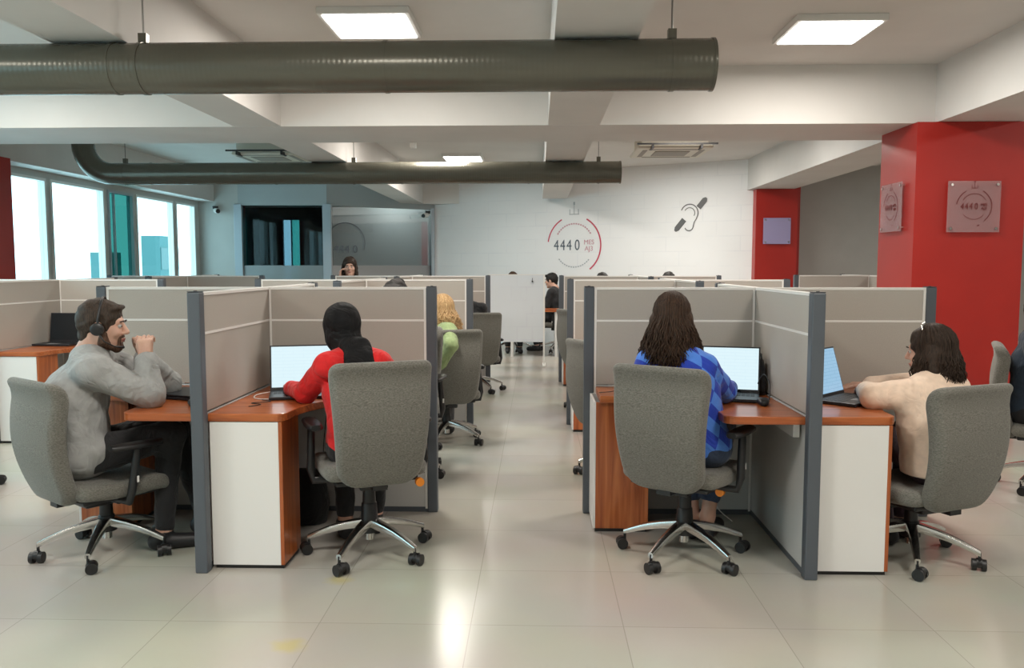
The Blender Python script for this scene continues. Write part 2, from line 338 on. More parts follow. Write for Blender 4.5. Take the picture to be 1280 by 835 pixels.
MB().box(-5.62, -5.42, 18.26, 18.27, .9, 2.45).build('pane', 'glass_blue', r); MB().box(-5.42, -5.22, 18.26, 18.27, .9, 2.45).build('pane', 'glass_teal', r); MB().box(-5.43, -5.41, 18.23, 18.29, .9, 2.45).box(-5.62, -5.6, 18.23, 18.29, .9, 2.45).box(-5.24, -5.22, 18.23, 18.29, .9, 2.45).build('window_frame', 'frame', r)

# ---- window wall
SILL, WH = .92, 2.52
wins = [(9.45, 10.20, 'glass'), (10.29, 11.58, 'glass'), (11.69, 12.43, 'glass_teal'), (12.51, 13.80, 'glass'), (13.90, 14.68, 'glass')]
off = [(y, y+1.12, 'glass') for y in (-3.2, -1.9, -.6, .7, 2.0, 3.3, 4.6, 5.9)]+[(7.1, 7.75, 'glass')]
ys = sorted(off+wins)
wm = MB().box(WX-.07, WX, -4.1, 15.5, 0, SILL).box(WX-.07, WX, -4.1, 15.5, WH, ZC)
prev = -4.1
for a, b, c in ys: wm.box(WX-.07, WX, prev, a, SILL, WH); prev = b
wm.box(WX-.07, WX, prev, 15.5, SILL, WH)
struct('wall_left', wm, 'wall')
for i, (a, b, c) in enumerate(wins):
    r = thing('window_%d' % (i+1), None, None, (WX, (a+b)/2, SILL)); r['kind'] = 'structure'; h = (b-a)/2; H = WH-SILL; t = .035
    MB().box(-.075, .02, -h, -h+t, 0, H).box(-.075, .02, h-t, h, 0, H).box(-.075, .02, -h+t, h-t, 0, t).box(-.075, .02, -h+t, h-t, H-t, H).build('window_frame', 'white_metal' if c == 'glass' else 'frame', r)
    MB().box(-.03, -.024, -h+t, h-t, t, H-t).build('pane', c, r)
    if i == 2: MB().box(-.02, .012, -.012, .012, 0, H).build('sash_bar', 'frame', r, loc=(0, -h+.18, 0))
for i, (a, b, c) in enumerate(off):
    r = thing('window_%d' % (i+9), None, None, (WX, (a+b)/2, SILL)); r['kind'] = 'structure'; h = (b-a)/2; H = WH-SILL; t = .035
    MB().box(-.075, .02, -h, -h+t, 0, H).box(-.075, .02, h-t, h, 0, H).box(-.075, .02, -h+t, h-t, 0, t).box(-.075, .02, -h+t, h-t, H-t, H).build('window_frame', 'white_metal', r)
    MB().box(-.03, -.024, -h+t, h-t, t, H-t).build('pane', c, r)
# buildings outside, seen through the windows
def building(label, x0, x1, y0, y1, h, fl):
    r = thing('building', label, 'building', ((x0+x1)/2, (y0+y1)/2, -6)); hx, hy = (x1-x0)/2, (y1-y0)/2
    MB().box(-hx, hx, -hy, hy, 0, h+6).build('wall', 'facade', r)
    for k in range(fl):
        z = 1.2+k*3
        if z+1.5 > h+6: break
        nwin = max(2, int(hy*2/2.6))
        for j in range(nwin):
            y = -hy+(j+.5)*2*hy/nwin; MB().box(hx-.02, hx+.05, y-.6, y+.6, z, z+1.4).build('window', 'facade_glass', r)
building('teal tinted building outside, seen through the wide fourth window', -25.2, -24, 52.3, 55.0, 3.35, 3)
building('small building outside, seen low at the right of the second window', -25.2, -24, 46.2, 47.3, 2.2, 2)

# ---- ceiling lights
def ceiling_light(x, y, label, watt=LAMP_W):
    r = thing('ceiling_light', label, 'ceiling light', (x, y, ZC), 0, 'square ceiling panel lights')
    h = .30
    MB().box(-h, h, -h, h, -.045, 0).build('frame', 'white_metal', r, bevel=.004)
    MB().box(-.27, .27, -.27, .27, -.052, -.0451).build('diffuser', 'lit', r)
    ld = bpy.data.lights.new('lamp', 'AREA'); ld.shape = 'SQUARE'; ld.size = .52; ld.energy = watt; ld.color = LAMP_C
    lo = bpy.data.objects.new('lamp', ld); COL.objects.link(lo); lo.parent = r; lo.location = (0, 0, -.058)
    return r
ceiling_light(-1.13, 5.75, 'lit square ceiling panel left of the centre beam, above the near round duct')
ceiling_light(2.02, 6.0, 'lit square ceiling panel in the right bay, near the red pillar')
ceiling_light(-1.13, 12.75, 'lit square ceiling panel far back, just above the far round duct')
ceiling_light(-3.0, 17.0, 'added unseen panel light that brightens the glass office at the back', 14)  # unseen lamp, added to lift the grey room behind the glass
for x, y in [(-1.13, 9.6), (1.9, 9.6), (-4.3, 5.75), (-4.3, 2), (-1.13, 2), (2.0, 2), (-1.13, -2.4), (2.0, -2.4), (5.9, 2), (5.9, 5.9), (6.2, 10.5), (1.75, 12.2), (-4.3, -2.4)]:
    ceiling_light(x, y, 'square ceiling panel light %s bay, %s' % ('in the window side' if x < -3 else 'in the middle left' if x < 0 else 'in the middle right' if x < 3 else 'in the far right', 'behind the camera' if y < 0 else 'above the camera' if y < 4 else 'level with the near duct' if y < 7 else 'behind the middle cross beam' if y < 10 else 'near the back wall'))

# ---- ducts
def duct(label, Y, r, x0, x1, z, rods, elbow=False):
    root = thing('air_duct', label, 'air duct', ((x0+x1)/2, Y, z)); cx = (x0+x1)/2
    mb = MB(); pts = [Vector((x1-cx, 0, 0))]
    if elbow:
        pts.append(Vector((x0-cx+.45, 0, 0)))
        for k in range(1, 9):
            a = R(90*k/8); pts.append(Vector((x0-cx+.45-.34*math.sin(a), 0, .34*(1-math.cos(a)))))
        pts.append(Vector((x0-cx+.11, 0, ZC-z)))
    else: pts.append(Vector((x0-cx, 0, 0)))
    mb.tube(pts, r, 40); mb.build('duct_tube', 'duct', root, smooth=True)
    for k, x in enumerate(rods):
        mb = MB(); mb.cyl((x-cx, 0, r+.03), (x-cx, 0, ZC-z), .005, n=8); mb.build('hanger_rod', 'steel', root, smooth=True)
        mb = MB(); mb.box(x-cx-.022, x-cx+.022, -.02, .02, r-.006, r+.05)
        for q in range(1): mb.cyl((x-cx-.012, 0, 0), (x-cx+.012, 0, 0), r+.004, n=40)
        mb.build('hanger_clamp', 'duct', root, smooth=True)
    for x in ([x0+.9+1.45*k for k in range(int((x1-x0)/1.45))]):
        MB().cyl((x-cx-.01, 0, 0), (x-cx+.01, 0, 0), r+.003, n=40).build('seam_ring', 'duct', root, smooth=True)
    MB().cyl((x1-cx-.004, 0, 0), (x1-cx+.012, 0, 0), r+.004, n=40).build('end_cap', 'duct', root, smooth=True)
duct('thick olive grey round duct hanging nearest, across the top of the photo', 4.47, .132, -4.6, .905, 2.492, (-2.10, .70))
duct('thinner dark round duct further back with an elbow at the left', 9.55, .124, -5.35, .93, 2.50, (-4.75, -2.1, .69), True)

# ---- air conditioner cassettes
def cassette(label, x, y, zb, wdt=.95):
    r = thing('air_conditioner', label, 'air conditioner', (x, y, ZC)); h = wdt/2; d = ZC-zb
    MB().box(-h+.06, h-.06, -h+.06, h-.06, -d+.05, 0).build('housing', 'ac', r)
    MB().loft([[(-h+.03, -h+.03, -d+.06), (h-.03, -h+.03, -d+.06), (h-.03, h-.03, -d+.06), (-h+.03, h-.03, -d+.06)], [(-h, -h, -d+.02), (h, -h, -d+.02), (h, h, -d+.02), (-h, h, -d+.02)], [(-h+.02, -h+.02, -d), (h-.02, -h+.02, -d), (h-.02, h-.02, -d), (-h+.02, h-.02, -d)]]).build('face_panel', 'ac', r, bevel=.01)
    MB().box(-.22, .22, -.22, .22, -d-.008, -d).build('grille', 'grille', r)
    for sx, sy, lx, ly in ((0, -1, .32, .03), (0, 1, .32, .03), (-1, 0, .03, .32), (1, 0, .03, .32)):
        MB().box(sx*.36-lx, sx*.36+lx, sy*.36-ly, sy*.36+ly, -d-.004, -d).build('air_slot', 'grille', r)
    MB().box(-h-.02, h+.02, -h-.13, -h-.11, -d+.03, -d+.05).build('deflector_rail', 'black', r)
    for sx in (-.3, .3): MB().box(sx-.012, sx+.012, -h-.12, -h+.08, -d-.015, -d+.03).build('deflector_arm', 'black', r)
cassette('cream ceiling air conditioner cassette in the right bay before the white wall', 1.72, 11.0, 2.90)
cassette('grey ceiling air conditioner cassette in the window bay at the left', -3.70, 11.6, 2.93, .85)
# cctv cameras, sensor
def cctv(label, loc, rz):
    r = thing('security_camera', label, 'security camera', loc, rz)
    MB().cyl((0, .05, .05), (0, .05, 0), .05, .045, 16).build('mount', 'black', r, smooth=True)
    MB().tube([(0, .08, .0), (0, .02, -.03), (0, -.14, -.05)], [.03, .045, .045], 16).build('housing', 'white_metal', r, smooth=True)
    MB().cyl((0, -.14, -.05), (0, -.155, -.052), .04, .035, 16).build('lens', 'black', r, smooth=True)
cctv('small security camera on the wall beside the last window', (-5.75, 14.80, 2.46), R(35))
cctv('small security camera above the glass office at the wallpaper corner', (-2.12, 15.95, 2.44), R(-20))
b = MB().box(-.04, .04, -.05, .05, -.14, 0).build('ceiling_sensor', 'white_metal', bevel=.01, loc=(-1.62, 10.9, ZC)); tag(b, 'small white box sensor on the ceiling above the far duct', 'sensor')

# ================================================================ partitions, desks
def screen(label, root_loc, rz, length, post=True, H=1.32, cat='partition screen'):
    """runs along local +X from 0 to length; the post stands at the far end"""
    r = thing('partition_screen', label, cat, root_loc, rz, 'beige partition screens between the desks'); t = .022; e = length-(.055 if post else 0)
    MB().box(.012, e-.014, -t+.003, t-.003, 1.135, H-.014).build('upper_panel', 'panel', r, bevel=.002)
    MB().box(.012, e-.014, -t+.003, t-.003, .76, 1.123).build('middle_panel', 'panel', r, bevel=.002)
    MB().box(.012, e-.014, -t+.003, t-.003, .03, .752).build('lower_panel', 'panel_low', r, bevel=.002)
    MB().box(0, e, -t, t, H-.014, H).box(e-.014, e, -t, t, .02, H-.014).box(0, .012, -t, t, .02, H-.014).box(.012, e-.014, -t+.001, t-.001, 1.123, 1.135).build('trim_frame', 'alu', r)
    MB().box(.0, e, -t+.004, t-.004, .0, .03).build('plinth', 'slate', r)
    if post:
        p = MB().box(e, e+.058, -.030, .030, 0, H+.002).build('post', 'slate', r, bevel=.006)
        MB().box(e+.002, e+.056, -.028, .028, H+.0025, H+.006).cyl((e+.03, 0, H+.006), (e+.03, 0, H+.009), .008).build('cap', 'slate_cap', p)
    return r
def worktop(label, loc, mirror=1):
    """local: wing at x=0, runs to x=.96*mirror... deep part beside the wing, opening to -Y"""
    g = -1.0; pts = [(.026, -.97), (.34, -.97)]
    for k in range(1, 6): a = R(90*k/5); pts.append((.34+.055*math.sin(a), -.97+.055*(1-math.cos(a))))
    pts += [(.40, -.80), (.425, -.70), (.47, -.60), (.53, -.50), (.60, -.43), (.68, -.395), (.78, -.385), (.925, -.385), (.925, -.026), (.026, -.026)]
    mb = MB().prism([(x*mirror, y) for x, y in pts], .712, .75); r = thing('desk', label, 'desk', loc)
    mb.build('worktop', 'wood_x', r, bevel=.004)
    MB().box(min(.03*mirror, .06*mirror), max(.03*mirror, .06*mirror), -.9, -.1, .64, .71).box(min(.1*mirror, .8*mirror), max(.1*mirror, .8*mirror), -.06, -.03, .62, .71).build('support_rail', 'white_metal', r)
    return r
def pedestal(label, loc, kind):
    r = thing('desk_pedestal', label, 'desk cabinet', loc)
    if kind == 'back':       # white back panel towards the aisle, wooden sides
        MB().box(.0, .325, 0, .014, .02, .71).build('back_panel', 'laminate', r)
        MB().box(.325, .343, 0, .27, .02, .711).box(-.0, .012, .015, .27, .02, .711).build('side_panel', 'wood_z', r, bevel=.002)
        MB().box(.012, .325, .255, .27, .02, .711).build('front_panel', 'wood_z', r); MB().box(.01, .335, .012, .262, 0, .02).build('plinth', 'black', r)
    else:
        MB().box(0, .286, 0, .018, .02, .711).build('front_panel', 'wood_z', r, bevel=.002)
        MB().box(-.012, 0, 0, .34, .02, .711).build('side_panel', 'laminate', r); MB().box(.275, .287, .018, .34, .02, .711).build('side_panel', 'wood_z', r)
        MB().box(0, .275, .325, .34, .02, .711).build('back_panel', 'laminate', r); MB().box(.0, .28, .012, .33, 0, .02).build('plinth', 'black', r)
    return r
AX, AY = .99, 1.03
def cluster(cx, cy, where, left=True, right=True, rear=True, ext=None):
    if left: screen('beige half screen left of the wing, %s' % where, (cx-.022, cy, 0), R(180), AX-.022)
    if right: screen('beige half screen right of the wing, %s' % where, (cx+.022, cy, 0), 0, AX-.022)
    screen('beige wing screen running towards the camera, %s' % where, (cx, cy+.0, 0), R(-90), AY)
    if rear: screen('beige wing screen running away behind the cross screens, %s' % where, (cx, cy+.022, 0), R(90), AY-.022)
    if left:
        worktop('cherry wood desk in the left cell, %s' % where, (cx, cy, 0), -1)
        pedestal('cherry fronted cabinet under the left desk, %s' % where, (cx-AX+.045, cy-.36, 0), 'front')
    if right:
        worktop('cherry wood desk of the right cell, %s' % where, (cx, cy, 0), 1)
        pedestal('white backed desk cabinet beside the wing screen, %s' % where, (cx+.032, cy-.965, 0), 'back')
LX, RX, FX = -1.575, 1.262, -4.40
cluster(LX, 4.78, 'nearest block left of the aisle')
cluster(RX, 4.78, 'nearest block right of the aisle')
cluster(LX, 7.50, 'second block left of the aisle')
cluster(RX, 7.50, 'second block right of the aisle')
cluster(LX, 10.28, 'third block left of the aisle')
cluster(RX, 10.28, 'third block right of the aisle')
cluster(FX, 7.50, 'second row block by the windows')
cluster(FX, 10.28, 'third row block by the windows')
cluster(4.36, 11.02, 'block beyond the big red pillar', right=False)

# ================================================================ office chair
def rrect(w_, t_, n=5, r=None):
    r = min(w_, t_)*.98 if r is None else min(r, w_, t_); out = []
    for (sx, sy, a0) in ((1, 1, 0), (-1, 1, 90), (-1, -1, 180), (1, -1, 270)):
        for k in range(n+1):
            a = R(a0+90*k/n); out.append((sx*(w_-r)+r*math.cos(a), sy*(t_-r)+r*math.sin(a)))
    return out
def make_chair():
    r = thing('office_chair', 'x', 'office chair')
    # backrest
    mb = MB(); loops = []; z0, z1 = .405, 1.005; nz = 26
    for i in range(nz+1):
        t = i/nz; t = .5-.5*math.cos(math.pi*t); z = z0+(z1-z0)*t
        W = .198+.042*min(1, t*1.15)**1.0
        rc = .10 if t < .5 else .042; d = (z-z0) if t < .5 else (z1-z)
        if d < rc: W -= rc-math.sqrt(max(0, rc*rc-(rc-d)**2))
        T = .036+.006*math.sin(math.pi*t)
        if d < .03: T *= max(.25, math.sqrt(max(0, 1-((.03-d)/.03)**2)))
        yc = -.245-.13*(z-.45)-.05*math.sin(math.pi*min(1, t*1.1))+.03*(1 if t > .85 else 0)*(t-.85)/.15*-1
        loops.append([(x, yc+y+.55*x*x, z) for x, y in rrect(W, T, 6, .032)])
    mb.loft(loops); mb.build('backrest', 'chair', r, smooth='all')
    # seat
    mb = MB(); loops = []; y0, y1 = -.235, .235
    for i in range(17):
        t = .5-.5*math.cos(math.pi*i/16); y = y0+(y1-y0)*t; d = min(y-y0, y1-y); W = .245
        if d < .06: W -= .06-math.sqrt(max(0, .0036-(.06-d)**2))
        T = .038*(1 if d > .03 else max(.3, math.sqrt(max(0, 1-((.03-d)/.03)**2))))
        zc = .462+.008*math.cos(t*6)-(.02*max(0, t-.8)/.2)
        loops.append([(x, y, zc+z-.12*x*x*0) for x, z in rrect(W, T, 6, .03)])
    mb.loft(loops); mb.build('seat', 'chair', r, smooth='all')
    MB().box(-.2, .2, -.2, .19, .405, .43).build('seat_shell', 'black', r, bevel=.008)
    MB().box(-.07, .07, -.13, .11, .355, .41).box(-.16, .16, -.02, .02, .37, .4).build('mechanism', 'black', r, bevel=.01)
    MB().box(-.035, .035, -.235, -.10, .385, .405).box(-.035, .035, -.25, -.225, .385, .47).build('back_bracket', 'black', r)
    for s in (-1, 1):
        mb = MB(); mb.tube([(s*.15, -.02, .40), (s*.275, -.02, .405), (s*.285, -.01, .46), (s*.275, .03, .66)], [.016, .018, .021, .018], 10)
        a = mb.build('armrest', 'black', r, smooth=True)
        MB().loft([[(s*.27+x, y0_, z+.675) for x, z in rrect(w_, .014, 4)] for y0_, w_ in ((-.10, .022), (-.08, .036), (.02, .042), (.13, .036), (.155, .02))]).build('arm_pad', 'black', a, smooth=True)
        MB().box(s*.296-.004, s*.296+.004, -.0, .02, .50, .53).build('badge', 'white_metal', a)
    MB().loft([[(rr_*math.cos(q), rr_*math.sin(q), z) for q in [2*math.pi*k/20 for k in range(20)]] for z, rr_ in ((.165, .044), (.26, .038), (.265, .033), (.36, .03))]).build('gas_column', 'black', r, smooth=True)
    MB().cyl((0, 0, .075), (0, 0, .17), .024, n=20).build('column_tip', 'chrome', r, smooth=True)
    MB().cyl((0, 0, .115), (0, 0, .185), .048, .040, 24).build('hub', 'black', r, smooth=True)
    for k in range(5):
        a = R(72*k+18); c, s = math.cos(a), math.sin(a); loops = []
        for t in [0, .12, .3, .5, .7, .88, 1]:
            rad = .035+.275*t; zt = .182-.085*t+.012*math.sin(math.pi*t); wd_ = .026-.013*t; hg = .022-.009*t
            loops.append([(rad*c-x*s, rad*s+x*c, zt-hg+z) for x, z in rrect(wd_, hg, 2, .008)])
        lg = MB().loft(loops).build('leg', 'chrome', r, smooth=True)
        px, py = .305*c, .305*s; mb = MB(); mb.cyl((px, py, .045), (px, py, .088), .007, n=8)
        b_ = a+R(35+40*k); ux, uy = math.cos(b_), math.sin(b_); qx, qy = px+uy*.014, py-ux*.014
        for o_ in (-.021, .021): mb.cyl((qx+ux*(o_-.010), qy+uy*(o_-.010), .0275), (qx+ux*(o_+.010), qy+uy*(o_+.010), .0275), .0275, n=18)
        mb.cyl((qx-ux*.012, qy-uy*.012, .036), (qx+ux*.012, qy+uy*.012, .036), .024, n=14)
        mb.build('caster', 'black', lg, smooth=True)
    return r
chair0 = make_chair(); used = [False]
def place_chair(x, y, az, label, spin=0, drop=0):
    c = chair0 if not used[0] else copy_tree(chair0); used[0] = True
    c.location = (x, y, 0); c.rotation_euler = (0, 0, R(-az)); c['label'] = label; c['group'] = 'grey upholstered swivel chairs'
    for k in list(c.children):
        nm = k.name.split('.')[0]
        if nm in ('backrest', 'seat', 'seat_shell', 'mechanism', 'back_bracket', 'armrest'): k.location.z = -drop
        if nm == 'gas_column': k.scale.z = (.36-drop)/.36
        if spin and (k.name.split('.')[0] == 'leg'): k.rotation_euler = (0, 0, R(spin))
    return c
place_chair(-2.17, 4.03, 36, 'grey swivel chair under the man in the grey sweatshirt at the left', 12, .095)
c2 = place_chair(-.84, 4.05, -24, 'grey swivel chair of the woman in red, its back squarely to the camera', -4)
c3 = place_chair(.735, 4.06, 34, 'grey swivel chair of the woman in the blue checked sweater', 30, .02)
place_chair(1.85, 4.07, -24, 'grey swivel chair of the woman in peach, before the rightmost white cabinet', -6, .10)
place_chair(3.32, 5.39, 116, 'grey swivel chair cut by the right edge of the photo, seen from its side', 20, .07)
place_chair(-.74, 6.70, -16, 'grey swivel chair of the curly blonde woman in green', 10, .055)
place_chair(-.70, 9.48, -14, 'grey swivel chair furthest left of the aisle, before the white board', -14, .08)
place_chair(.60, 5.70, 62, 'empty grey swivel chair right of the aisle, half hidden by the nearest post', 10, .06)
place_chair(-.94, 5.68, 184, 'grey swivel chair behind the nearest left block, one caster showing', -5)
place_chair(.60, 8.50, 62, 'empty grey swivel chair right of the aisle behind the second block, edge on', 25)
place_chair(-3.80, 5.1, 62, 'grey swivel chair cut by the left edge of the photo', 0, .06)
for c, dx, dy in ((c2, .20, -.22), (c3, .19, -.02)):
    k = MB().cyl((0, -.012, 0), (0, .012, 0), .021, n=16).build('adjustment_knob', 'orange', c, smooth=True, loc=(dx, dy, .40 if c == c2 else .36)); k['label'] = 'orange round knob'

# ================================================================ implicit surfaces for people
class Field:
    def __init__(s, lo, hi, h):
        s.lo = np.array(lo, float); s.h = h; s.n = (np.ceil((np.array(hi)-s.lo)/h).astype(int)+1); s.f = np.full(s.n, .5, np.float32)
    def _sub(s, lo, hi, k):
        a = np.maximum(np.floor((np.minimum(lo, hi)-k-3*s.h-s.lo)/s.h).astype(int), 0); b = np.minimum(np.ceil((np.maximum(lo, hi)+k+3*s.h-s.lo)/s.h).astype(int)+1, s.n)
        if (b <= a).any(): return None
        g = [(s.lo[i]+s.h*np.arange(a[i], b[i])).astype(np.float32) for i in range(3)]
        return (slice(a[0], b[0]), slice(a[1], b[1]), slice(a[2], b[2])), g[0][:, None, None], g[1][None, :, None], g[2][None, None, :]
    def _mix(s, sl, d, k, sub=False):
        f = s.f[sl]
        if sub:
            h = np.clip(.5-.5*(f+d)/k, 0, 1); s.f[sl] = f*(1-h)-d*h+k*h*(1-h)
        else:
            h = np.clip(.5+.5*(f-d)/k, 0, 1); s.f[sl] = f*(1-h)+d*h-k*h*(1-h)
    def cone(s, a, b, ra, rb, k=.02, sub=False):
        a = np.array(a, float); b = np.array(b, float); rm = max(ra, rb); q = s._sub(np.minimum(a, b)-rm, np.maximum(a, b)+rm, k)
        if not q: return
        sl, X, Y, Z = q; ab = b-a; L2 = max(float(ab@ab), 1e-9)
        t = np.clip(((X-a[0])*ab[0]+(Y-a[1])*ab[1]+(Z-a[2])*ab[2])/L2, 0, 1)
        d = np.sqrt((X-a[0]-t*ab[0])**2+(Y-a[1]-t*ab[1])**2+(Z-a[2]-t*ab[2])**2)-(ra+(rb-ra)*t); s._mix(sl, d, k, sub)
    def ell(s, c, r, F=None, k=.02, sub=False):
        c = np.array(c, float); F = np.eye(3) if F is None else F; rm = max(r); q = s._sub(c-rm, c+rm, k)
        if not q: return
        sl, X, Y, Z = q; dx, dy, dz = X-c[0], Y-c[1], Z-c[2]
        u = [(F[i, 0]*dx+F[i, 1]*dy+F[i, 2]*dz)/r[i] for i in range(3)]
        k0 = np.sqrt(u[0]**2+u[1]**2+u[2]**2); k1 = np.sqrt((u[0]/r[0])**2+(u[1]/r[1])**2+(u[2]/r[2])**2)+1e-6
        s._mix(sl, k0*(k0-1)/k1, k, sub)
    def cut(s, p, n):           # remove everything on the side n points to
        g = [(s.lo[i]+s.h*np.arange(s.n[i])) for i in range(3)]
        d = (g[0][:, None, None]-p[0])*n[0]+(g[1][None, :, None]-p[1])*n[1]+(g[2][None, None, :]-p[2])*n[2]
        s.f = np.maximum(s.f, d.astype(np.float32))
    def wrinkle(s, amp, fr=1, seed=0):
        g = [(s.lo[i]+s.h*np.arange(s.n[i])).astype(np.float32) for i in range(3)]
        X, Y, Z = g[0][:, None, None], g[1][None, :, None], g[2][None, None, :]
        w_ = np.sin(31*fr*X+seed+2.1*np.sin(17*fr*Z))*np.sin(37*fr*Z+1.7*np.sin(23*fr*Y+seed))+.6*np.sin(53*fr*Z+19*fr*X+2*np.sin(29*fr*Y))*np.sin(41*fr*Y+seed)
        s.f += (amp*w_).astype(np.float32)
    def mesh(s, name, m, origin, parent=None):
        f = s.f; ins = f < 0
        c = [ins[i:f.shape[0]-1+i, j:f.shape[1]-1+j, k:f.shape[2]-1+k] for i in (0, 1) for j in (0, 1) for k in (0, 1)]
        al = c[0].copy(); an = c[0].copy()
        for q in c[1:]: al &= q; an |= q
        idx = np.argwhere(an & ~al); imap = np.full(al.shape, -1, np.int32); imap[tuple(idx.T)] = np.arange(len(idx))
        cv = {}
        for i in (0, 1):
            for j in (0, 1):
                for k in (0, 1): cv[(i, j, k)] = f[idx[:, 0]+i, idx[:, 1]+j, idx[:, 2]+k]
        acc = np.zeros((len(idx), 3)); cnt = np.zeros(len(idx))
        for p in cv:
            for ax in range(3):
                if p[ax] == 0:
                    q = list(p); q[ax] = 1; a, b = cv[p], cv[tuple(q)]; msk = (a < 0) != (b < 0); t = np.where(msk, a/np.where(a == b, 1, a-b), 0)
                    pt = np.tile(np.array(p, float), (len(idx), 1)); pt[:, ax] = t; acc += pt*msk[:, None]; cnt += msk
        V = s.lo+s.h*(idx+acc/cnt[:, None])-np.array(origin)
        Fs = []
        for ax in range(3):
            sl0 = [slice(None)]*3; sl1 = [slice(None)]*3; sl0[ax] = slice(0, -1); sl1[ax] = slice(1, None)
            a, b = ins[tuple(sl0)], ins[tuple(sl1)]; e = np.argwhere(a != b); o1, o2 = [q for q in range(3) if q != ax]
            e = e[(e[:, o1] > 0) & (e[:, o2] > 0) & (e[:, o1] < f.shape[o1]-1) & (e[:, o2] < f.shape[o2]-1)]
            inside = ins[tuple(e.T)]; qd = []
            for d1, d2 in ((1, 1), (0, 1), (0, 0), (1, 0)):
                z = e.copy(); z[:, o1] -= d1; z[:, o2] -= d2; qd.append(imap[tuple(z.T)])
            qd = np.array(qd).T; fl = inside if ax != 1 else ~inside; qd[~fl] = qd[~fl][:, ::-1]; Fs.append(qd)
        Fq = np.concatenate(Fs); me = bpy.data.meshes.new(name)
        me.vertices.add(len(V)); me.vertices.foreach_set('co', V.astype(np.float32).ravel()); me.loops.add(len(Fq)*4); me.loops.foreach_set('vertex_index', Fq.astype(np.int32).ravel())
        me.polygons.add(len(Fq)); me.polygons.foreach_set('loop_start', np.arange(0, len(Fq)*4, 4, dtype=np.int32)); me.polygons.foreach_set('use_smooth', np.ones(len(Fq), bool)); me.update(calc_edges=True); me.validate()
        me.materials.append(M[m]); o = bpy.data.objects.new(name, me); COL.objects.link(o)
        if parent: o.parent = parent
        else: o.location = origin
        return o
def nv(v): v = np.array(v, float); return v/np.linalg.norm(v)
def azdir(az, pitch=0): a, p = R(az), R(pitch); return np.array([math.sin(a)*math.cos(p), math.cos(a)*math.cos(p), math.sin(p)])
def frame(F, roll=0):
    F = nv(F); Rt = nv(np.cross(F, [0, 0, 1])); U = np.cross(Rt, F)
    if roll: c, s_ = math.cos(R(roll)), math.sin(R(roll)); Rt, U = Rt*c+U*s_, U*c-Rt*s_
    return np.array([Rt, F, U])
def hpt(hc, HF, p): return np.array(hc)+HF.T@np.array(p)

def add_head(fd, hc, HF, nk, sc=1.0, ears=True, g=0, male=False):
    P_ = lambda x, y, z: hpt(hc, HF, (x*sc, y*sc, z*sc)); r = lambda *a: tuple(q*sc+g for q in a)
    fd.ell(P_(0, -.015, .035), r(.076, .096, .088), HF, .01)
    fd.ell(P_(0, .028, -.03), r(.062, .062, .080), HF, .03)
    fd.cone(P_(-.045, .005, -.062), P_(-.012, .068, -.095), .024*sc+g, .02*sc+g, .025); fd.cone(P_(.045, .005, -.062), P_(.012, .068, -.095), .024*sc+g, .02*sc+g, .025)
    fd.cone(P_(-.03, .07, .030), P_(.03, .07, .030), .017*sc+g, .017*sc+g, .012)
    fd.ell(P_(-.04, .06, -.022), r(.022, .022, .02), HF, .02); fd.ell(P_(.04, .06, -.022), r(.022, .022, .02), HF, .02)
    if g == 0:
        fd.ell(P_(-.031, .094, .010), (.013*sc, .010*sc, .009*sc), HF, .008, True); fd.ell(P_(.031, .094, .010), (.013*sc, .010*sc, .009*sc), HF, .008, True)
        fd.cone(P_(0, .088, .018), P_(0, .108, -.018), .008*sc, .0125*sc, .008); fd.cone(P_(-.011, .094, -.024), P_(.011, .094, -.024), .0085*sc, .0085*sc, .006)
        fd.ell(P_(0, .090, -.050), (.024*sc, .010*sc, .007*sc), HF, .006); fd.ell(P_(0, .087, -.062), (.021*sc, .010*sc, .007*sc), HF, .006)
        if ears:
            for s_ in (-1, 1): fd.ell(P_(s_*.078, -.008, -.003), (.009*sc, .019*sc, .031*sc), HF, .006)
    nr = .058 if male else .05
    fd.cone(P_(0, -.02, -.04), nk, nr+g, nr+.008+g, .03)
def hand(fd, wr, D, Np, curl=35, side=1, sc=1.0, thumb=35, g=0):
    """D points from the wrist to the fingers, Np out of the palm, side: +1 thumb on the D x Np side"""
    D = nv(D); Np = nv(np.array(Np)-D*np.dot(Np, D)); T = np.cross(D, Np)*side; wr = np.array(wr, float)
    for q in (-.028, -.009, .011, .029): fd.cone(wr+T*q*.55, wr+D*.082*sc+T*q*sc-Np*abs(q)*.08, .015, .0125, .012)
    for i, (q, l) in enumerate(((.031, .074), (.011, .082), (-.010, .077), (-.029, .062))):
        p = wr+D*.083*sc+T*q*sc; a = R(curl*.7); segs = (.46, .30, .24)
        for j, sg in enumerate(segs):
            d = D*math.cos(a)+Np*math.sin(a)+T*q*1.2*(1 if j == 0 else .3); e = p+nv(d)*l*sg*sc; r0 = .0092-.0008*j
            fd.cone(p, e, r0, r0-.0008, .003 if j else .006); p = e; a += R(curl)
    p = wr+D*.022*sc+T*.026*sc
    for j, l in enumerate((.040, .030, .024)):
        d = T*math.cos(R(thumb+18*j))*.8+D*math.sin(R(thumb+25*j))+Np*(.35+.15*j); e = p+nv(d)*l*sc; fd.cone(p, e, .0125-.0012*j, .0112-.0012*j, .008 if j == 0 else .003); p = e

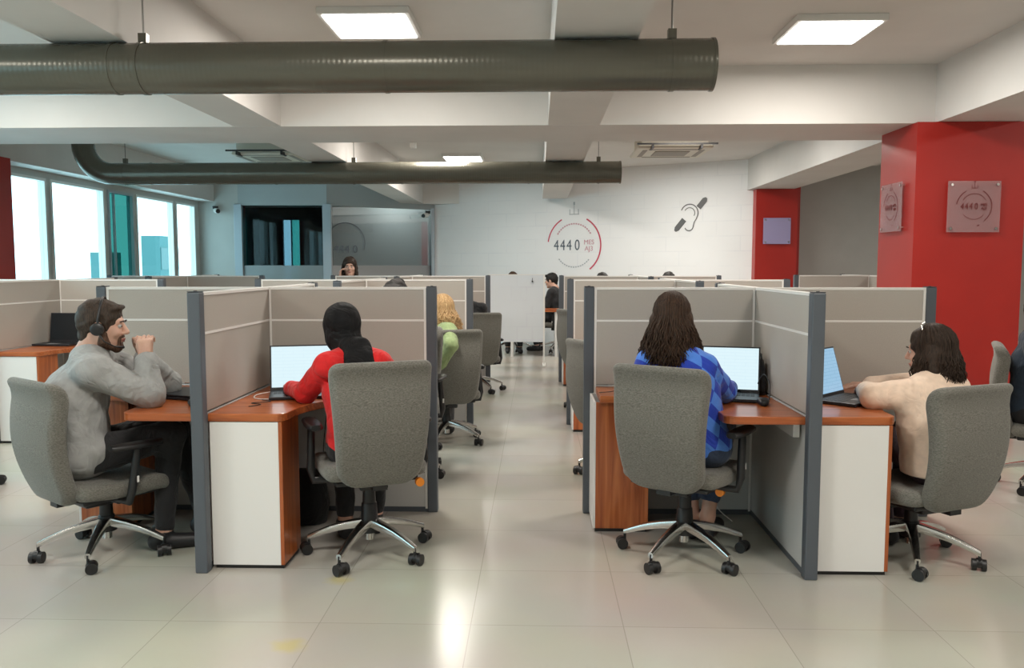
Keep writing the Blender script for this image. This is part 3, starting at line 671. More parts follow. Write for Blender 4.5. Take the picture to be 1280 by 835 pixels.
def torso(fd, J, g=0, k=.045, male=False):
    Rt = nv(J['shR']-J['shL']); ch, pe, nk = J['ch'], J['pe'], J['nk']; f = 1.08 if male else .94
    fd.ell(pe+np.array([0, 0, -.0]), ((.165 if not male else .16)+g, .115+g, .10+g), J['PF'], k)
    for s_ in (-1, 1):
        fd.cone(pe+Rt*s_*.065+np.array([0, 0, .03]), ch+Rt*s_*.075*f, .098*f+g, .105*f+g, k); fd.cone(ch+Rt*s_*.075*f, (nk*.6+J['sh'+'LR'[s_ > 0]]*.4)-np.array([0, 0, .045]), .105*f+g, .068*f+g, k)
        fd.cone(nk-np.array([0, 0, .03]), J['sh'+'LR'[s_ > 0]], .05+g, .056*f+g, k)
def arm(fd, J, s_, g=0, to=1.0, k=.025, male=False):
    f = 1.12 if male else .95; a, b, c = J['sh'+s_], J['el'+s_], J['wr'+s_]; fd.cone(a, b, .054*f+g, .042*f+g, k); fd.cone(b, b+(c-b)*to, .042*f+g, (.042+( .027-.042)*to)*f+g, k*.6)
def leg(fd, J, s_, g=0, to=1.0, k=.03, male=False):
    Rt = J['PF'][0]; h = J['pe']+Rt*(-.085 if s_ == 'L' else .085)-np.array([0, 0, .01]); a, b = J['kn'+s_], J['an'+s_]; fd.cone(h, a, .088+g, .062+g, k); fd.cone(a, a+(b-a)*to, .060+g, (.060-.024*to)+g, k)
def foot(fd, J, s_, g=0, heel=False):
    a, t = J['an'+s_], J['to'+s_]; d = nv(t-a*[1, 1, 0]-np.array([0, 0, 0])*1); hl = np.array([a[0], a[1], .045])-nv((t-a)*[1, 1, 0])*.035
    fd.cone(a, hl, .036+g, .034+g, .02); fd.cone(hl, t, .036+g, .030+g, .02)
def creases(fd, J, s_, g, male=False, seed=0):
    rnd = random.Random(seed); a, b, c = J['sh'+s_], J['el'+s_], J['wr'+s_]; f = 1.12 if male else .95
    for p, q, r0, r1, ts in ((a, b, .054, .042, (.12, .30, .62, .78, .92)), (b, c, .042, .030, (.10, .24))):
        ax = nv(q-p); u = nv(np.cross(ax, [.2, .3, 1])); v = np.cross(ax, u)
        for t in ts:
            r = (r0+(r1-r0)*t)*f+g+.0095; a0 = rnd.uniform(0, 6.28); sk = rnd.uniform(-.5, .5)*.05; prev = None
            for k in range(7):
                an = a0+k*.36; pt = p+(q-p)*t+ax*sk*(k/6-.5)*2+(u*math.cos(an)+v*math.sin(an))*r
                if prev is not None: w_ = .0085*math.sin(math.pi*(k-.5)/6); fd.cone(prev, pt, w_, w_, .010, True)
                prev = pt
def bounds(J, pad=.2):
    a = np.array([v for k, v in J.items() if k not in ('PF', 'HF') and isinstance(v, np.ndarray) and v.shape == (3,)]); return a.min(0)-pad, a.max(0)+pad
def person(J, label, top, bottom, hair, h=.0055, male=False, hands=True, sleeves=.97, trouser=.93, shoes='shoe', wr_amp=.0032, bulk=0, loose=0, cat='person', expr=True, headsc=1.0, face=True, seed=0, beard=None, hem=.0):
    for k in J: J[k] = np.array(J[k], float) if not isinstance(J[k], (np.ndarray, dict)) else J[k]
    HF = J['HF']; lo, hi = bounds(J); lo[2] = max(lo[2], -.005); origin = (float(J['pe'][0]), float(J['pe'][1]), 0)
    fd = Field(lo, hi, h); torso(fd, J, -.004, male=male); add_head(fd, J['hc'], HF, J['nk'], headsc, male=male)
    for s_ in 'LR':
        arm(fd, J, s_, -.003, male=male); leg(fd, J, s_); foot(fd, J, s_)
        if hands:
            hd = J['h'+s_]; hand(fd, J['wr'+s_], hd['D'], hd['N'], hd.get('curl', 30), hd['side'], hd.get('sc', 1), hd.get('thumb', 35))
    o = fd.mesh('person', 'skin', origin); tag(o, label, cat)
    # clothes
    fd = Field(lo, hi, h*1.15); torso(fd, J, .012+bulk, male=male)
    for s_ in 'LR': arm(fd, J, s_, .015+bulk*.6, sleeves, male=male)
    if loose:
        Rt = nv(J['shR']-J['shL']); dn = J['pe']-np.array([0, 0, .03])
        for q in (-.07, .07): fd.cone(J['ch']+Rt*q+[0, 0, .05], dn+Rt*q*1.1, .115+loose, .118+loose, .05)
        for s_ in 'LR': fd.cone(J['ch']+Rt*(.07 if s_ == 'R' else -.07)+[0, 0, .04], J['sh'+s_]*.55+J['el'+s_]*.45, .09, .052, .05)
    if h <= .0056 and not male:
        for n_, s_ in enumerate('LR'): creases(fd, J, s_, .015+bulk*.6, male, seed*7+n_)
    fd.wrinkle(wr_amp, .55, seed); fd.wrinkle(wr_amp*.5, 1.3, seed+3)
    if loose: fd.cut(tuple(J['pe']-[0, 0, .045]), (0, 0, -1))
    sw = fd.mesh('sweater', top, origin, o)
    if loose:
        fd = Field(J['nk']-.16, J['nk']+.14, .005); ax = nv(J['hc']-J['nk']); u = nv(np.cross(ax, [1, .2, .1])); v = np.cross(ax, u); pr_ = None
        for k in range(25):
            an = 2*math.pi*k/24; pt = J['nk']-ax*.004+(u*math.cos(an)+v*math.sin(an))*.074
            if pr_ is not None: fd.cone(pr_, pt, .011, .011, .004)
            pr_ = pt
        fd.mesh('collar', top, origin, sw)
    fd = Field(lo, hi, h*1.3)
    fd.ell(J['pe']-np.array([0, 0, .015]), (.172, .122, .10), J['PF'], .04)
    for s_ in 'LR': leg(fd, J, s_, .010, trouser)
    fd.wrinkle(wr_amp, .8, seed+1); fd.mesh('trousers', bottom, origin, o)
    for s_ in 'LR':
        a, t = J['an'+s_], J['to'+s_]; fd = Field(np.minimum(a, t)-[.12, .12, 0], np.maximum(a, t)+.1, .006); fd.lo[2] = 0; foot(fd, J, s_, .006); fd.cut((0, 0, .0), (0, 0, -1)); fd.cut((0, 0, .10), (0, 0, 1))
        fd.mesh('shoe', shoes, origin, o)
    if face:
        P_ = lambda *p: Vector(hpt(J['hc'], HF, [q*headsc for q in p])-np.array(origin))
        for s_ in (-1, 1):
            e = MB().sphere(P_(s_*.031, .0765, .010), .0125*headsc, 8).build('eye', 'eye', o, smooth='all')
            MB().sphere(P_(s_*.031, .0862, .010), .0052*headsc, 6).build('iris', 'iris', e, smooth='all')
            MB().tube([P_(s_*.014, .094, .030), P_(s_*.032, .0955, .036), P_(s_*.048, .082, .031)], [.003, .0038, .002], 6).build('eyebrow', 'hair_dark', o, smooth='all')
        MB().tube([P_(-.022, .091, -.055), P_(-.008, .0995, -.052), P_(0, .1, -.054), P_(.008, .0995, -.052), P_(.022, .091, -.055)], [.002, .0045, .0042, .0045, .002], 6).tube([P_(-.019, .091, -.057), P_(0, .0975, -.063), P_(.019, .091, -.057)], [.002, .0052, .002], 6).build('lips', 'lip', o, smooth='all')
    if hair: hair(J, o, origin, HF, headsc)
    return o
# ---------------------------------------------------------------- hair styles
def strands(mb, J, HF, sc, origin, n, zbot, spread, wave, rnd, fmin=55, back=.10, rad=.005, drop_dir=(0, 0, -1), top=.122):
    hc = J['hc']; og = np.array(origin)
    for i in range(n):
        az = rnd.uniform(fmin, 360-fmin); a = R(az); d2 = np.array([math.sin(a), math.cos(a)])      # 0 = face
        ph = rnd.uniform(0, 6.28); L_ = rnd.uniform(.75, 1.05); pts = []; rs = []; k2 = rnd.uniform(.9, 1.12)
        for j in range(6):                                                                    # over the skull
            t = j/5; e = R(80-95*t); rr = math.cos(e); zz = math.sin(e)
            pts.append(hpt(hc, HF, np.array([d2[0]*rr*.084*k2, -.015+d2[1]*rr*.106*k2, .035+zz*.098*k2])*sc)-og); rs.append(rad*(.6+.4*t))
        p0 = pts[-1]; out = HF.T@np.array([d2[0], d2[1], 0]); out[2] = 0; ln = (p0[2]-zbot)*L_
        if ln > .02:
            for j in range(1, 11):
                t = j/10; q = p0+np.array(drop_dir)*ln*t+out*spread*(t**.8)*rnd.uniform(.9, 1.1); wv_ = wave*math.sin(ph+t*9*(1+ln))*min(1, 2*t)
                q = q+np.array([wv_, wv_*.6*math.cos(ph), 0])+np.array([rnd.uniform(-1, 1), rnd.uniform(-1, 1), 0])*wave*.15; pts.append(q); rs.append(rad*(1-.55*t))
        mb.tube([Vector(p) for p in pts], rs, 5)
def base_hair(J, HF, sc, h, zbot=None, thick=.012, width=.085, fr=.052, extra=None):
    hc = J['hc']; P_ = lambda *p: hpt(hc, HF, np.array(p)*sc)
    lo = hc-.25; hi = hc+.22
    if zbot is not None: lo[2] = min(lo[2], zbot-.06)
    fd = Field(lo, hi, h); t = thick; fd.ell(P_(0, -.018, .038), ((.077+t)*sc, (.097+t)*sc, (.090+t)*sc), HF, .01); fd.cone(P_(0, -.06, 0), P_(0, -.06, -.05), .055*sc, .045*sc, .02)
    # open the face
    fd.ell(P_(0, .105, -.035), (.064*sc, .085*sc, .092*sc), HF, .012, True)
    return fd, P_
def hair_long(m, zbot, spread=.03, wave=.012, n=230, seed=1, rad=.0055, fmin=60, curl=0):
    def f(J, o, origin, HF, sc):
        rnd = random.Random(seed); fd, P_ = base_hair(J, HF, sc, .006, zbot); hc = J['hc']; bk = -HF[1]*[1, 1, 0]; Rt = HF[0]
        for s_ in (-1, -.4, .4, 1):
            a = hpt(hc, HF, np.array([s_*.072, -.03-(1-abs(s_))*.05, .0])*sc); b = a+Rt*s_*spread*.7+bk*(.02+.01*(1-abs(s_))); b[2] = zbot+.05; fd.cone(a, b, .034, .030, .03)
        fd.ell(P_(0, .10, -.03), (.060*sc, .080*sc, .088*sc), HF, .012, True)
        fd.wrinkle(.003, 1.6, seed); hm = fd.mesh('hair', m, origin, o)
        mb = MB(); strands(mb, J, HF, sc, origin, n, zbot, spread, wave, rnd, fmin, rad=rad); mb.build('hair_strands', m, o, smooth='all')
    return f
def hair_short(m, seed=2, thick=.010, crest=True, bun=False):
    def f(J, o, origin, HF, sc):
        fd, P_ = base_hair(J, HF, sc, .0045, None, thick); 
        fd.cone(P_(-.05, .045, .092), P_(.05, .045, .092), .018*sc, .018*sc, .02)
        if crest == 'low': fd.cone(P_(-.035, .072, .100), P_(.035, .072, .100), .012*sc, .012*sc, .018)
        elif crest: fd.cone(P_(-.045, .078, .098), P_(.045, .078, .098), .018*sc, .018*sc, .015)
        if bun: fd.ell(P_(-.0, -.10, .10), (.048, .045, .04), HF, .01)
        for s_ in (-1, 1): fd.ell(P_(s_*.082, .0, -.012), (.03*sc, .020*sc, .036*sc), HF, .006, True)
        for s_ in (-1, 1): fd.cone(P_(s_*.072, .03, .04), P_(s_*.068, .028, -.012), .012*sc, .008*sc, .01)
        fd.wrinkle(.0025, 2.4, seed); fd.mesh('hair', m, origin, o)
    return f
def beard(J, o, origin, HF, sc):
    hc = J['hc']; P_ = lambda *p: hpt(hc, HF, np.array(p)*sc); fd = Field(hc-.17, hc+.15, .004); g = .0028
    for s_ in (-1, 1):
        fd.cone(P_(s_*.060, .018, -.035), P_(s_*.050, .022, -.066), .018*sc, .020*sc, .015); fd.cone(P_(s_*.048, .012, -.066), P_(s_*.012, .068, -.097), (.024)*sc+g, .02*sc+g, .02)
        fd.cone(P_(s_*.027, .081, -.046), P_(s_*.018, .078, -.085), .009*sc, .012*sc, .008)
    fd.cone(P_(-.02, .0905, -.041), P_(.02, .0905, -.041), .0065*sc, .0065*sc, .005); fd.cone(P_(-.012, .075, -.090), P_(.012, .075, -.090), .020, .020, .01)
    fd.wrinkle(.0008, 3, 3); fd.mesh('beard', 'stubble', origin, o)
def hijab(m='hijab', drape=None):
    def f(J, o, origin, HF, sc):
        hc = J['hc']; P_ = lambda *p: hpt(hc, HF, np.array(p)*sc); lo = np.minimum(hc, J['ch'])-.25; fd = Field(lo, hc+.25, .006)
        fd.ell(P_(0, -.028, .032), (.094, .118, .108), HF, .01); fd.ell(P_(0, .0, -.045), (.084, .088, .085), HF, .03); fd.cone(P_(0, -.03, -.06), J['nk']+np.array([0, 0, -.01]), .080, .078, .03)
        fd.ell(P_(0, -.085, .0), (.065, .055, .065), HF, .03)
        bk = -J['PF'][1]; nk = J['nk']
        for q in (-.05, 0, .05): fd.cone(nk+J['PF'][0]*q*.7+bk*.05+[0, 0, .03], J['ch']+J['PF'][0]*q+bk*.105+[0, 0, .07], .042, .030, .02)
        fd.ell(P_(0, .125, -.012), (.055, .065, .072), HF, .01, True)
        fd.wrinkle(.0028, .9, 5); fd.mesh('headscarf', m, origin, o)
    return f
# ---------------------------------------------------------------- the people
A3 = lambda *a: np.array(a, float)
# man
HFm = frame(azdir(74, -6))
J = dict(pe=A3(-2.255, 3.98, .52), PF=frame(azdir(52)), ch=A3(-2.305, 4.03, .79), nk=A3(-2.235, 4.05, 1.015), hc=A3(-2.165, 4.06, 1.142), HF=HFm,
         shR=A3(-2.135, 3.90, .935), elR=A3(-1.905, 3.99, .808), wrR=A3(-1.945, 4.05, .985), shL=A3(-2.265, 4.22, .95), elL=A3(-1.97, 4.33, .81), wrL=A3(-2.025, 4.18, .98),
         knR=A3(-1.88, 4.14, .58), anR=A3(-1.90, 4.08, .10), toR=A3(-1.76, 4.13, .035), knL=A3(-1.95, 4.34, .59), anL=A3(-1.80, 4.36, .10), toL=A3(-1.68, 4.42, .035),
         hR=dict(D=A3(-.12, .12, 1), N=A3(-.1, 1, .05), curl=62, side=1, thumb=60), hL=dict(D=A3(.30, -.25, 1), N=A3(.1, -1, .0), curl=62, side=-1, thumb=60))
def man_hair(*a): hair_short('hair_short', 2, .007, 'low')(*a); beard(*a)
person(J, 'man in light grey sweatshirt with headset, chin above his clasped hands', 'sw_grey', 'black_cloth', man_hair, .0045, male=True, sleeves=.90, seed=1, headsc=1.04, wr_amp=.0042, bulk=.014)
# headset of the man
P_ = lambda *p: Vector(hpt(J['hc'], HFm, [q*1.04 for q in p]))
hs = thing('headset', 'black call headset with microphone worn by the man in grey', 'headset', P_(0, 0, .12))
og = hs.location.copy()
MB().tube([P_(.094*math.cos(a)*1.0, -.005, .0+.142*math.sin(a))-og for a in [math.pi*k/16 for k in range(17)]], .006, 8).build('headband', 'black', hs, smooth='all')
for s_ in (-1, 1): MB().loft([[P_(s_*(.086+dx), rr_*math.cos(q)-.004, -.008+rr_*math.sin(q))-og for q in [2*math.pi*k/20 for k in range(20)]] for dx, rr_ in ((0, .026), (.006, .031), (.02, .030), (.026, .020))]).build('ear_cup', 'black', hs, smooth=True)
MB().tube([P_(.104, .0, -.02)-og, P_(.098, .03, -.062)-og, P_(.075, .075, -.085)-og, P_(.045, .108, -.088)-og], [.004, .0035, .0035, .007], 8).build('microphone', 'black', hs, smooth='all')
# woman in red with headscarf
J = dict(pe=A3(-.86, 4.02, .575), PF=frame(azdir(-20)), ch=A3(-.885, 4.10, .82), nk=A3(-.93, 4.17, 1.015), hc=A3(-1.02, 4.27, 1.108), HF=frame(azdir(-34, -24)),
         shL=A3(-1.035, 4.04, .95), elL=A3(-1.175, 4.13, .80), wrL=A3(-1.30, 4.31, .795), shR=A3(-.80, 4.13, .955), elR=A3(-.74, 4.38, .83), wrR=A3(-.94, 4.47, .80),
         knL=A3(-1.05, 4.40, .60), anL=A3(-1.02, 4.30, .10), toL=A3(-1.07, 4.44, .035), knR=A3(-.84, 4.43, .60), anR=A3(-.88, 4.40, .10), toR=A3(-.93, 4.54, .035),
         hL=dict(D=A3(-.3, .9, 0), N=A3(0, 0, -1), curl=15, side=-1), hR=dict(D=A3(-.8, .35, -.05), N=A3(0, 0, -1), curl=15, side=1))
person(J, 'woman in bright red sweater and black headscarf, bent towards her laptop', 'sw_red', 'black_cloth', hijab(), .0055, seed=2)
# woman in blue
J = dict(pe=A3(.77, 4.03, .575), PF=frame(azdir(22)), ch=A3(.70, 4.06, .86), nk=A3(.675, 4.11, 1.06), hc=A3(.675, 4.17, 1.172), HF=frame(azdir(14, -14)),
         shL=A3(.555, 4.13, .955), elL=A3(.53, 4.37, .83), wrL=A3(.72, 4.47, .80), shR=A3(.815, 4.03, .945), elR=A3(.945, 4.16, .81), wrR=A3(1.02, 4.38, .80),
         knR=A3(.98, 4.40, .60), anR=A3(.90, 4.30, .13), toR=A3(.98, 4.43, .05), knL=A3(.80, 4.44, .60), anL=A3(.83, 4.36, .12), toL=A3(.87, 4.50, .04),
         hR=dict(D=A3(.15, .9, -.02), N=A3(0, 0, -1), curl=15, side=1), hL=dict(D=A3(.8, .3, 0), N=A3(0, 0, -1), curl=15, side=-1))
for q in ('hL', 'hR'): pass
person(J, 'woman in blue diamond checked sweater with long brown hair, back to the camera', 'argyle', 'jeans', hair_long('hair_brown', .95, .065, .014, 900, 3, .0036, fmin=70), .0055, trouser=.78, seed=3)
# woman in peach
J = dict(pe=A3(1.97, 4.03, .49), PF=frame(azdir(-34)), ch=A3(1.955, 4.06, .68), nk=A3(1.955, 4.12, .895), hc=A3(1.955, 4.17, 1.015), HF=frame(azdir(-50, -8)),
         shL=A3(1.82, 4.01, .825), elL=A3(1.645, 4.06, .805), wrL=A3(1.70, 4.29, .80), shR=A3(2.08, 4.19, .83), elR=A3(2.02, 4.42, .82), wrR=A3(1.80, 4.50, .80),
         knL=A3(1.80, 4.42, .56), anL=A3(1.82, 4.30, .10), toL=A3(1.76, 4.43, .035), knR=A3(1.98, 4.44, .56), anR=A3(1.95, 4.40, .10), toR=A3(1.88, 4.53, .035),
         hL=dict(D=A3(.15, .9, -.02), N=A3(0, 0, -1), curl=20, side=-1), hR=dict(D=A3(-.9, .1, 0), N=A3(0, 0, -1), curl=15, side=1))
pw = person(J, 'woman in peach sweater with dark shoulder length hair, leaning on the right desk', 'sw_peach', 'plum', hair_long('hair_dark', .88, .035, .010, 800, 4, .0034, fmin=58), .0055, seed=9, bulk=.016, wr_amp=.0022, loose=.022)
cl = MB().tube([Vector(hpt(J['hc'], J['HF'], p)-np.array([1.97, 4.03, 0])) for p in ((-.075, .0, .115), (-.045, .01, .138), (-.02, .0, .15))], [.004, .006, .004], 6).build('hair_clip', 'chrome', pw)
# seated template, local frame facing +Y, origin under the hips
def seated(x, y, az, z=.57, lean=12, headaz=0, headp=-8, hz=0, side=0, arms='desk', dz=0):
    c, s_ = math.cos(R(-az)), math.sin(R(-az))
    T = lambda p: A3(x+c*p[0]-s_*p[1], y+s_*p[0]+c*p[1], p[2])
    l = math.tan(R(lean)); U = lambda px, py, pz: T((px+side*(pz-z), py+l*(pz-z), pz+dz*(pz > z+.1)))
    J = dict(pe=T((0, 0, z)), PF=frame(azdir(az)), ch=U(0, 0, z+.29), nk=U(0, 0, z+.50), hc=U(0, .045, z+.62+hz), HF=frame(azdir(az+headaz, headp)), shL=U(-.18, 0, z+.43), shR=U(.18, 0, z+.43),
             knL=T((-.10, .42, z+.02)), knR=T((.10, .42, z+.02)), anL=T((-.10, .36, .10)), anR=T((.10, .36, .10)), toL=T((-.11, .50, .035)), toR=T((.11, .50, .035)))
    for q, sd in (('L', -1), ('R', 1)):
        J['el'+q] = U(sd*.23, .12, z+.21) if arms == 'desk' else U(sd*.24, .02, z+.17); J['wr'+q] = U(sd*.12, .30, z+.235) if arms == 'desk' else U(sd*.17, .22, z+.12)
        J['h'+q] = dict(D=J['wr'+q]-J['el'+q], N=A3(0, 0, -1), curl=25, side=-sd if False else (1 if sd > 0 else -1))
    return J
J = seated(3.19, 5.45, 116, z=.52, lean=3)
jk = person(J, 'person in navy jacket with white striped sleeve, cut by the right edge of the photo', 'navy', 'black_cloth', hair_short('hair_black', 3), .007, seed=5, face=False)
fd = Field(J['shR']-.25, J['shR']+.25, .006); fd.cone(J['shR']*.85+J['elR']*.15, J['elR']*.8+J['shR']*.2, .061, .053, .01); fd.cut(tuple(J['shR']-[0, 0, .04]), (0, 0, 1)); fd.cut(tuple(J['elR']+[0, 0, .1]), (0, 0, -1)); 
fd.mesh('sleeve_stripe', 'white_cloth', (float(J['pe'][0]), float(J['pe'][1]), 0), jk)
J = seated(-.76, 6.70, -16, z=.53, lean=4, dz=-.08, headaz=-18); J['shR'] = A3(-.70, 6.52, .93); J['elR'] = A3(-.655, 6.28, .84); J['wrR'] = A3(-.76, 6.36, .66); J['hR']['D'] = J['wrR']-J['elR']
person(J, 'woman in light green sweater with curly blonde hair, behind the nearest left post', 'sw_green', 'grey_cloth', hair_long('hair_blonde', .90, .045, .030, 420, 6, .0058, fmin=65), .0065, seed=6, face=False)
def bunhair(m): return hair_short(m, 4, .014, True, True)
J = seated(-.95, 5.66, 183, lean=5, dz=.02); person(J, 'woman with black hair in a bun, only her crown above the nearest left screen', 'grey_cloth', 'black_cloth', bunhair('hair_black'), .008, seed=7)
J = seated(-.74, 9.48, -20, lean=4, side=-.16, dz=-.05); person(J, 'person in black on the furthest chair left of the aisle, back to the camera', 'black_cloth', 'black_cloth', hair_short('hair_black', 5), .008, seed=8, face=False)
J = seated(.86, 11.1, 180, lean=4, dz=.03); person(J, 'dark haired person behind the third right block, crown nearest the wall logo', 'black_cloth', 'grey_cloth', hair_short('hair_black', 6), .009, seed=9)
place_chair(.86, 11.1, 180, 'grey swivel chair behind the third right block, under the dark haired person nearest the aisle')
J = seated(1.74, 11.15, 180, lean=4, dz=.04); person(J, 'dark haired person behind the third right block, crown below the ear sign', 'grey_cloth', 'grey_cloth', hair_short('hair_black', 7), .009, seed=10)
place_chair(1.74, 11.15, 180, 'grey swivel chair behind the third right block, under the person further from the aisle')
J = seated(-.42, 14.1, 175, lean=4, dz=.02); person(J, 'brown haired person seated behind the white board', 'plum', 'black_cloth', hair_short('hair_brown', 8), .009, seed=11)
place_chair(-.42, 14.1, 175, 'grey swivel chair behind the white board, only its feet showing')
J = seated(.36, 14.0, -70, lean=8); person(J, 'man in black with short dark hair, seated in profile right of the white board', 'black_cloth', 'black_cloth', hair_short('hair_black', 9), .008, seed=12, male=True)
place_chair(.36, 14.0, -70, 'grey swivel chair of the man in black far back beside the white board')
# standing woman on the phone
x, y = -2.50, 11.05
J = dict(pe=A3(x, y, .84), PF=frame(azdir(178)), ch=A3(x, y-.01, 1.08), nk=A3(x, y-.01, 1.30), hc=A3(x, y-.03, 1.425), HF=frame(azdir(170, -4)), shL=A3(x+.16, y, 1.22), shR=A3(x-.16, y, 1.22),
         elL=A3(x+.22, y-.02, .96), wrL=A3(x+.20, y-.12, .74), elR=A3(x-.24, y-.12, 1.05), wrR=A3(x-.12, y-.10, 1.29), knL=A3(x+.09, y-.02, .46), knR=A3(x-.09, y-.02, .46), anL=A3(x+.09, y, .09), anR=A3(x-.09, y, .09), toL=A3(x+.11, y-.14, .035), toR=A3(x-.11, y-.14, .035),
         hL=dict(D=A3(0, -.2, -1), N=A3(-1, 0, 0), curl=20, side=1), hR=dict(D=A3(.18, .0, 1), N=A3(1, .1, .0), curl=40, side=1))
person(J, 'woman with long dark hair holding a phone, standing far back by the glass office', 'black_cloth', 'black_cloth', hair_long('hair_dark', 1.12, .02, .006, 160, 8, fmin=60), .006, seed=13)
ph = MB().box(-.005, .005, -.035, .035, -.07, .07).build('phone', 'black', bevel=.003, loc=(x-.098, y-.06, 1.40)); ph.rotation_euler = (R(-12), R(8), 0); tag(ph, 'black mobile phone held to the ear of the far standing woman', 'phone')

# ================================================================ things on the desks
def laptop(label, loc, rz, disp='display', open_=105, deck='keys', w_=.36, body='laptop', dim=.245, lidh=.235):
    r = thing('laptop', label, 'laptop', loc, rz); h = w_/2
    MB().box(-h, h, -dim, 0, 0.002, .018).build('base', body, r, bevel=.003)
    k = MB()
    for row in range(5):
        for c in range(14): k.box(-h+.02+c*(w_-.04)/14, -h+.02+(c+.85)*(w_-.04)/14, -.03-row*.021-.017, -.03-row*.021, .018, .0195)
    k.build('keyboard', 'keys', r); MB().box(-.05, .05, -dim+.015, -dim+.085, .018, .0188).build('touchpad', 'silver', r)
    if open_ < 20: MB().box(-h, h, -dim, 0, .0205, .028).build('lid', body, r, bevel=.003); return r
    a = R(open_-90); T = Matrix.Translation((0, -.004, .016)) @ Matrix.Rotation(-a, 4, 'X')
    MB().box(-h, h, 0, .007, 0, lidh, T).build('lid', body, r, bevel=.002)
    d = MB().box(-h+.008, h-.008, -.0012, -.0002, .018, lidh-.008).build('display', disp, r); d.matrix_local = T
    for v_ in d.data.vertices: pass
    return r
# the display prints run in local XZ, so lay their texture that way
for nm in ('lit_display', 'lit_display_blue'):
    mm = bpy.data.materials[nm]
    for n in mm.node_tree.nodes:
        if n.type == 'MAPPING': n.inputs['Rotation'].default_value = (R(90), 0, 0)
laptop('open laptop with bright page, facing the woman in red', (-1.275, 4.47, .75), R(16), w_=.36, lidh=.25)
laptop('open laptop with pale blank page, facing the woman in blue', (1.005, 4.46, .75), R(-15), w_=.37, lidh=.25)
laptop('open laptop with blue page, seen aslant on the peach woman\'s desk', (1.525, 4.33, .75), R(46), 'display_blue', 106, w_=.34, dim=.21, lidh=.255)
laptop('closed dark laptop on the man\'s desk beside the nearest left post', (-1.78, 4.42, .75), R(-20), open_=0)
laptop('open laptop with dark screen on the window side desk at the far left', (-4.19, 7.25, .75), R(-4), 'display_off', 98, w_=.34, lidh=.26)
def mouse(label, loc, rz):
    mb = MB(); loops = []
    for t in [0, .08, .25, .5, .75, .92, 1]:
        y = -.055+.11*t; w_ = .031*math.sqrt(max(.04, 1-(2*t-1)**2*.9)); h = .019*math.sqrt(max(.05, 1-(2*t-.9)**2*.85)); loops.append([(x, y, h+z) for x, z in rrect(w_, h, 4)])
    o = mb.loft(loops).build('mouse', 'black', None, smooth='all', loc=loc); o.rotation_euler = (0, 0, rz); tag(o, label, 'mouse'); return o
mouse('black computer mouse beside the blue woman\'s laptop', (1.13, 4.14, .75), R(-10)); mouse('black computer mouse on the man\'s desk by the post', (-1.70, 4.02, .75), R(25))
def cable(label, pts, r, m='black'):
    # smooth path through the points
    P4 = [Vector(p) for p in pts]; out = []
    for i in range(len(P4)-1):
        p0, p1, p2, p3 = P4[max(i-1, 0)], P4[i], P4[i+1], P4[min(i+2, len(P4)-1)]
        for k in range(8):
            t = k/8; out.append(.5*((2*p1)+(p2-p0)*t+(2*p0-5*p1+4*p2-p3)*t*t+(3*p1-p0-3*p2+p3)*t**3))
    out.append(P4[-1]); c = out[0].copy(); c.z = min(p.z for p in out)
    o = MB().tube([p-c for p in out], r, 6).build('cable', m, None, smooth='all', loc=c); tag(o, label, 'cable'); return o
cable('white charging cable curling beside the red woman\'s laptop', [(-1.45, 4.46, .756), (-1.50, 4.36, .754), (-1.47, 4.24, .754), (-1.38, 4.22, .754), (-1.34, 4.30, .758)], .003, 'white_metal')
cable('thin black cable lying on the desk before the red woman\'s laptop', [(-1.42, 4.00, .753), (-1.38, 4.06, .753), (-1.44, 4.10, .753), (-1.36, 4.15, .753), (-1.42, 4.2, .753)], .0022)
cable('black cable loop rising beside the blue woman\'s laptop', [(1.20, 4.28, .753), (1.215, 4.34, .83), (1.20, 4.40, .87), (1.17, 4.43, .80), (1.14, 4.45, .755), (1.20, 4.5, .76)], .003)
cable('thin cable lying on the left end of the blue woman\'s desk', [(.34, 4.50, .753), (.40, 4.46, .765), (.46, 4.50, .77), (.52, 4.60, .753)], .0025)
cable('black cable hanging under the red woman\'s desk', [(-1.20, 4.66, .62), (-1.21, 4.60, .35), (-1.12, 4.55, .22), (-1.0, 4.62, .18), (-.98, 4.7, .05)], .003)
cable('white cable hanging under the blue woman\'s desk', [(1.0, 4.68, .60), (1.04, 4.62, .30), (1.0, 4.58, .12), (1.1, 4.6, .01)], .003, 'white_metal')
r = thing('handbag', 'black bag hanging down beside the blue woman\'s laptop against the wing screen', 'bag', (1.205, 4.50, .75), R(0))
MB().loft([[(x, y, z) for x, y in rrect(w_, t_, 4)] for z, w_, t_ in ((.0, .022, .06), (.05, .026, .065), (.14, .022, .055), (.19, .012, .04))]).build('pouch', 'black_cloth', r, smooth='all')
MB().tube([(0, -.035, .18), (0, -.025, .22), (0, .025, .22), (0, .035, .18)], .005, 6).build('strap', 'black', r, smooth='all')
b = MB().loft([[(x, y, z) for x, y in rrect(w_, t_, 4)] for z, w_, t_ in ((0, .13, .08), (.1, .15, .09), (.24, .13, .07), (.30, .09, .03))]).build('backpack', 'black_cloth', smooth='all', loc=(-1.32, 4.56, 0)); tag(b, 'black bag standing on the floor under the red woman\'s desk', 'bag')

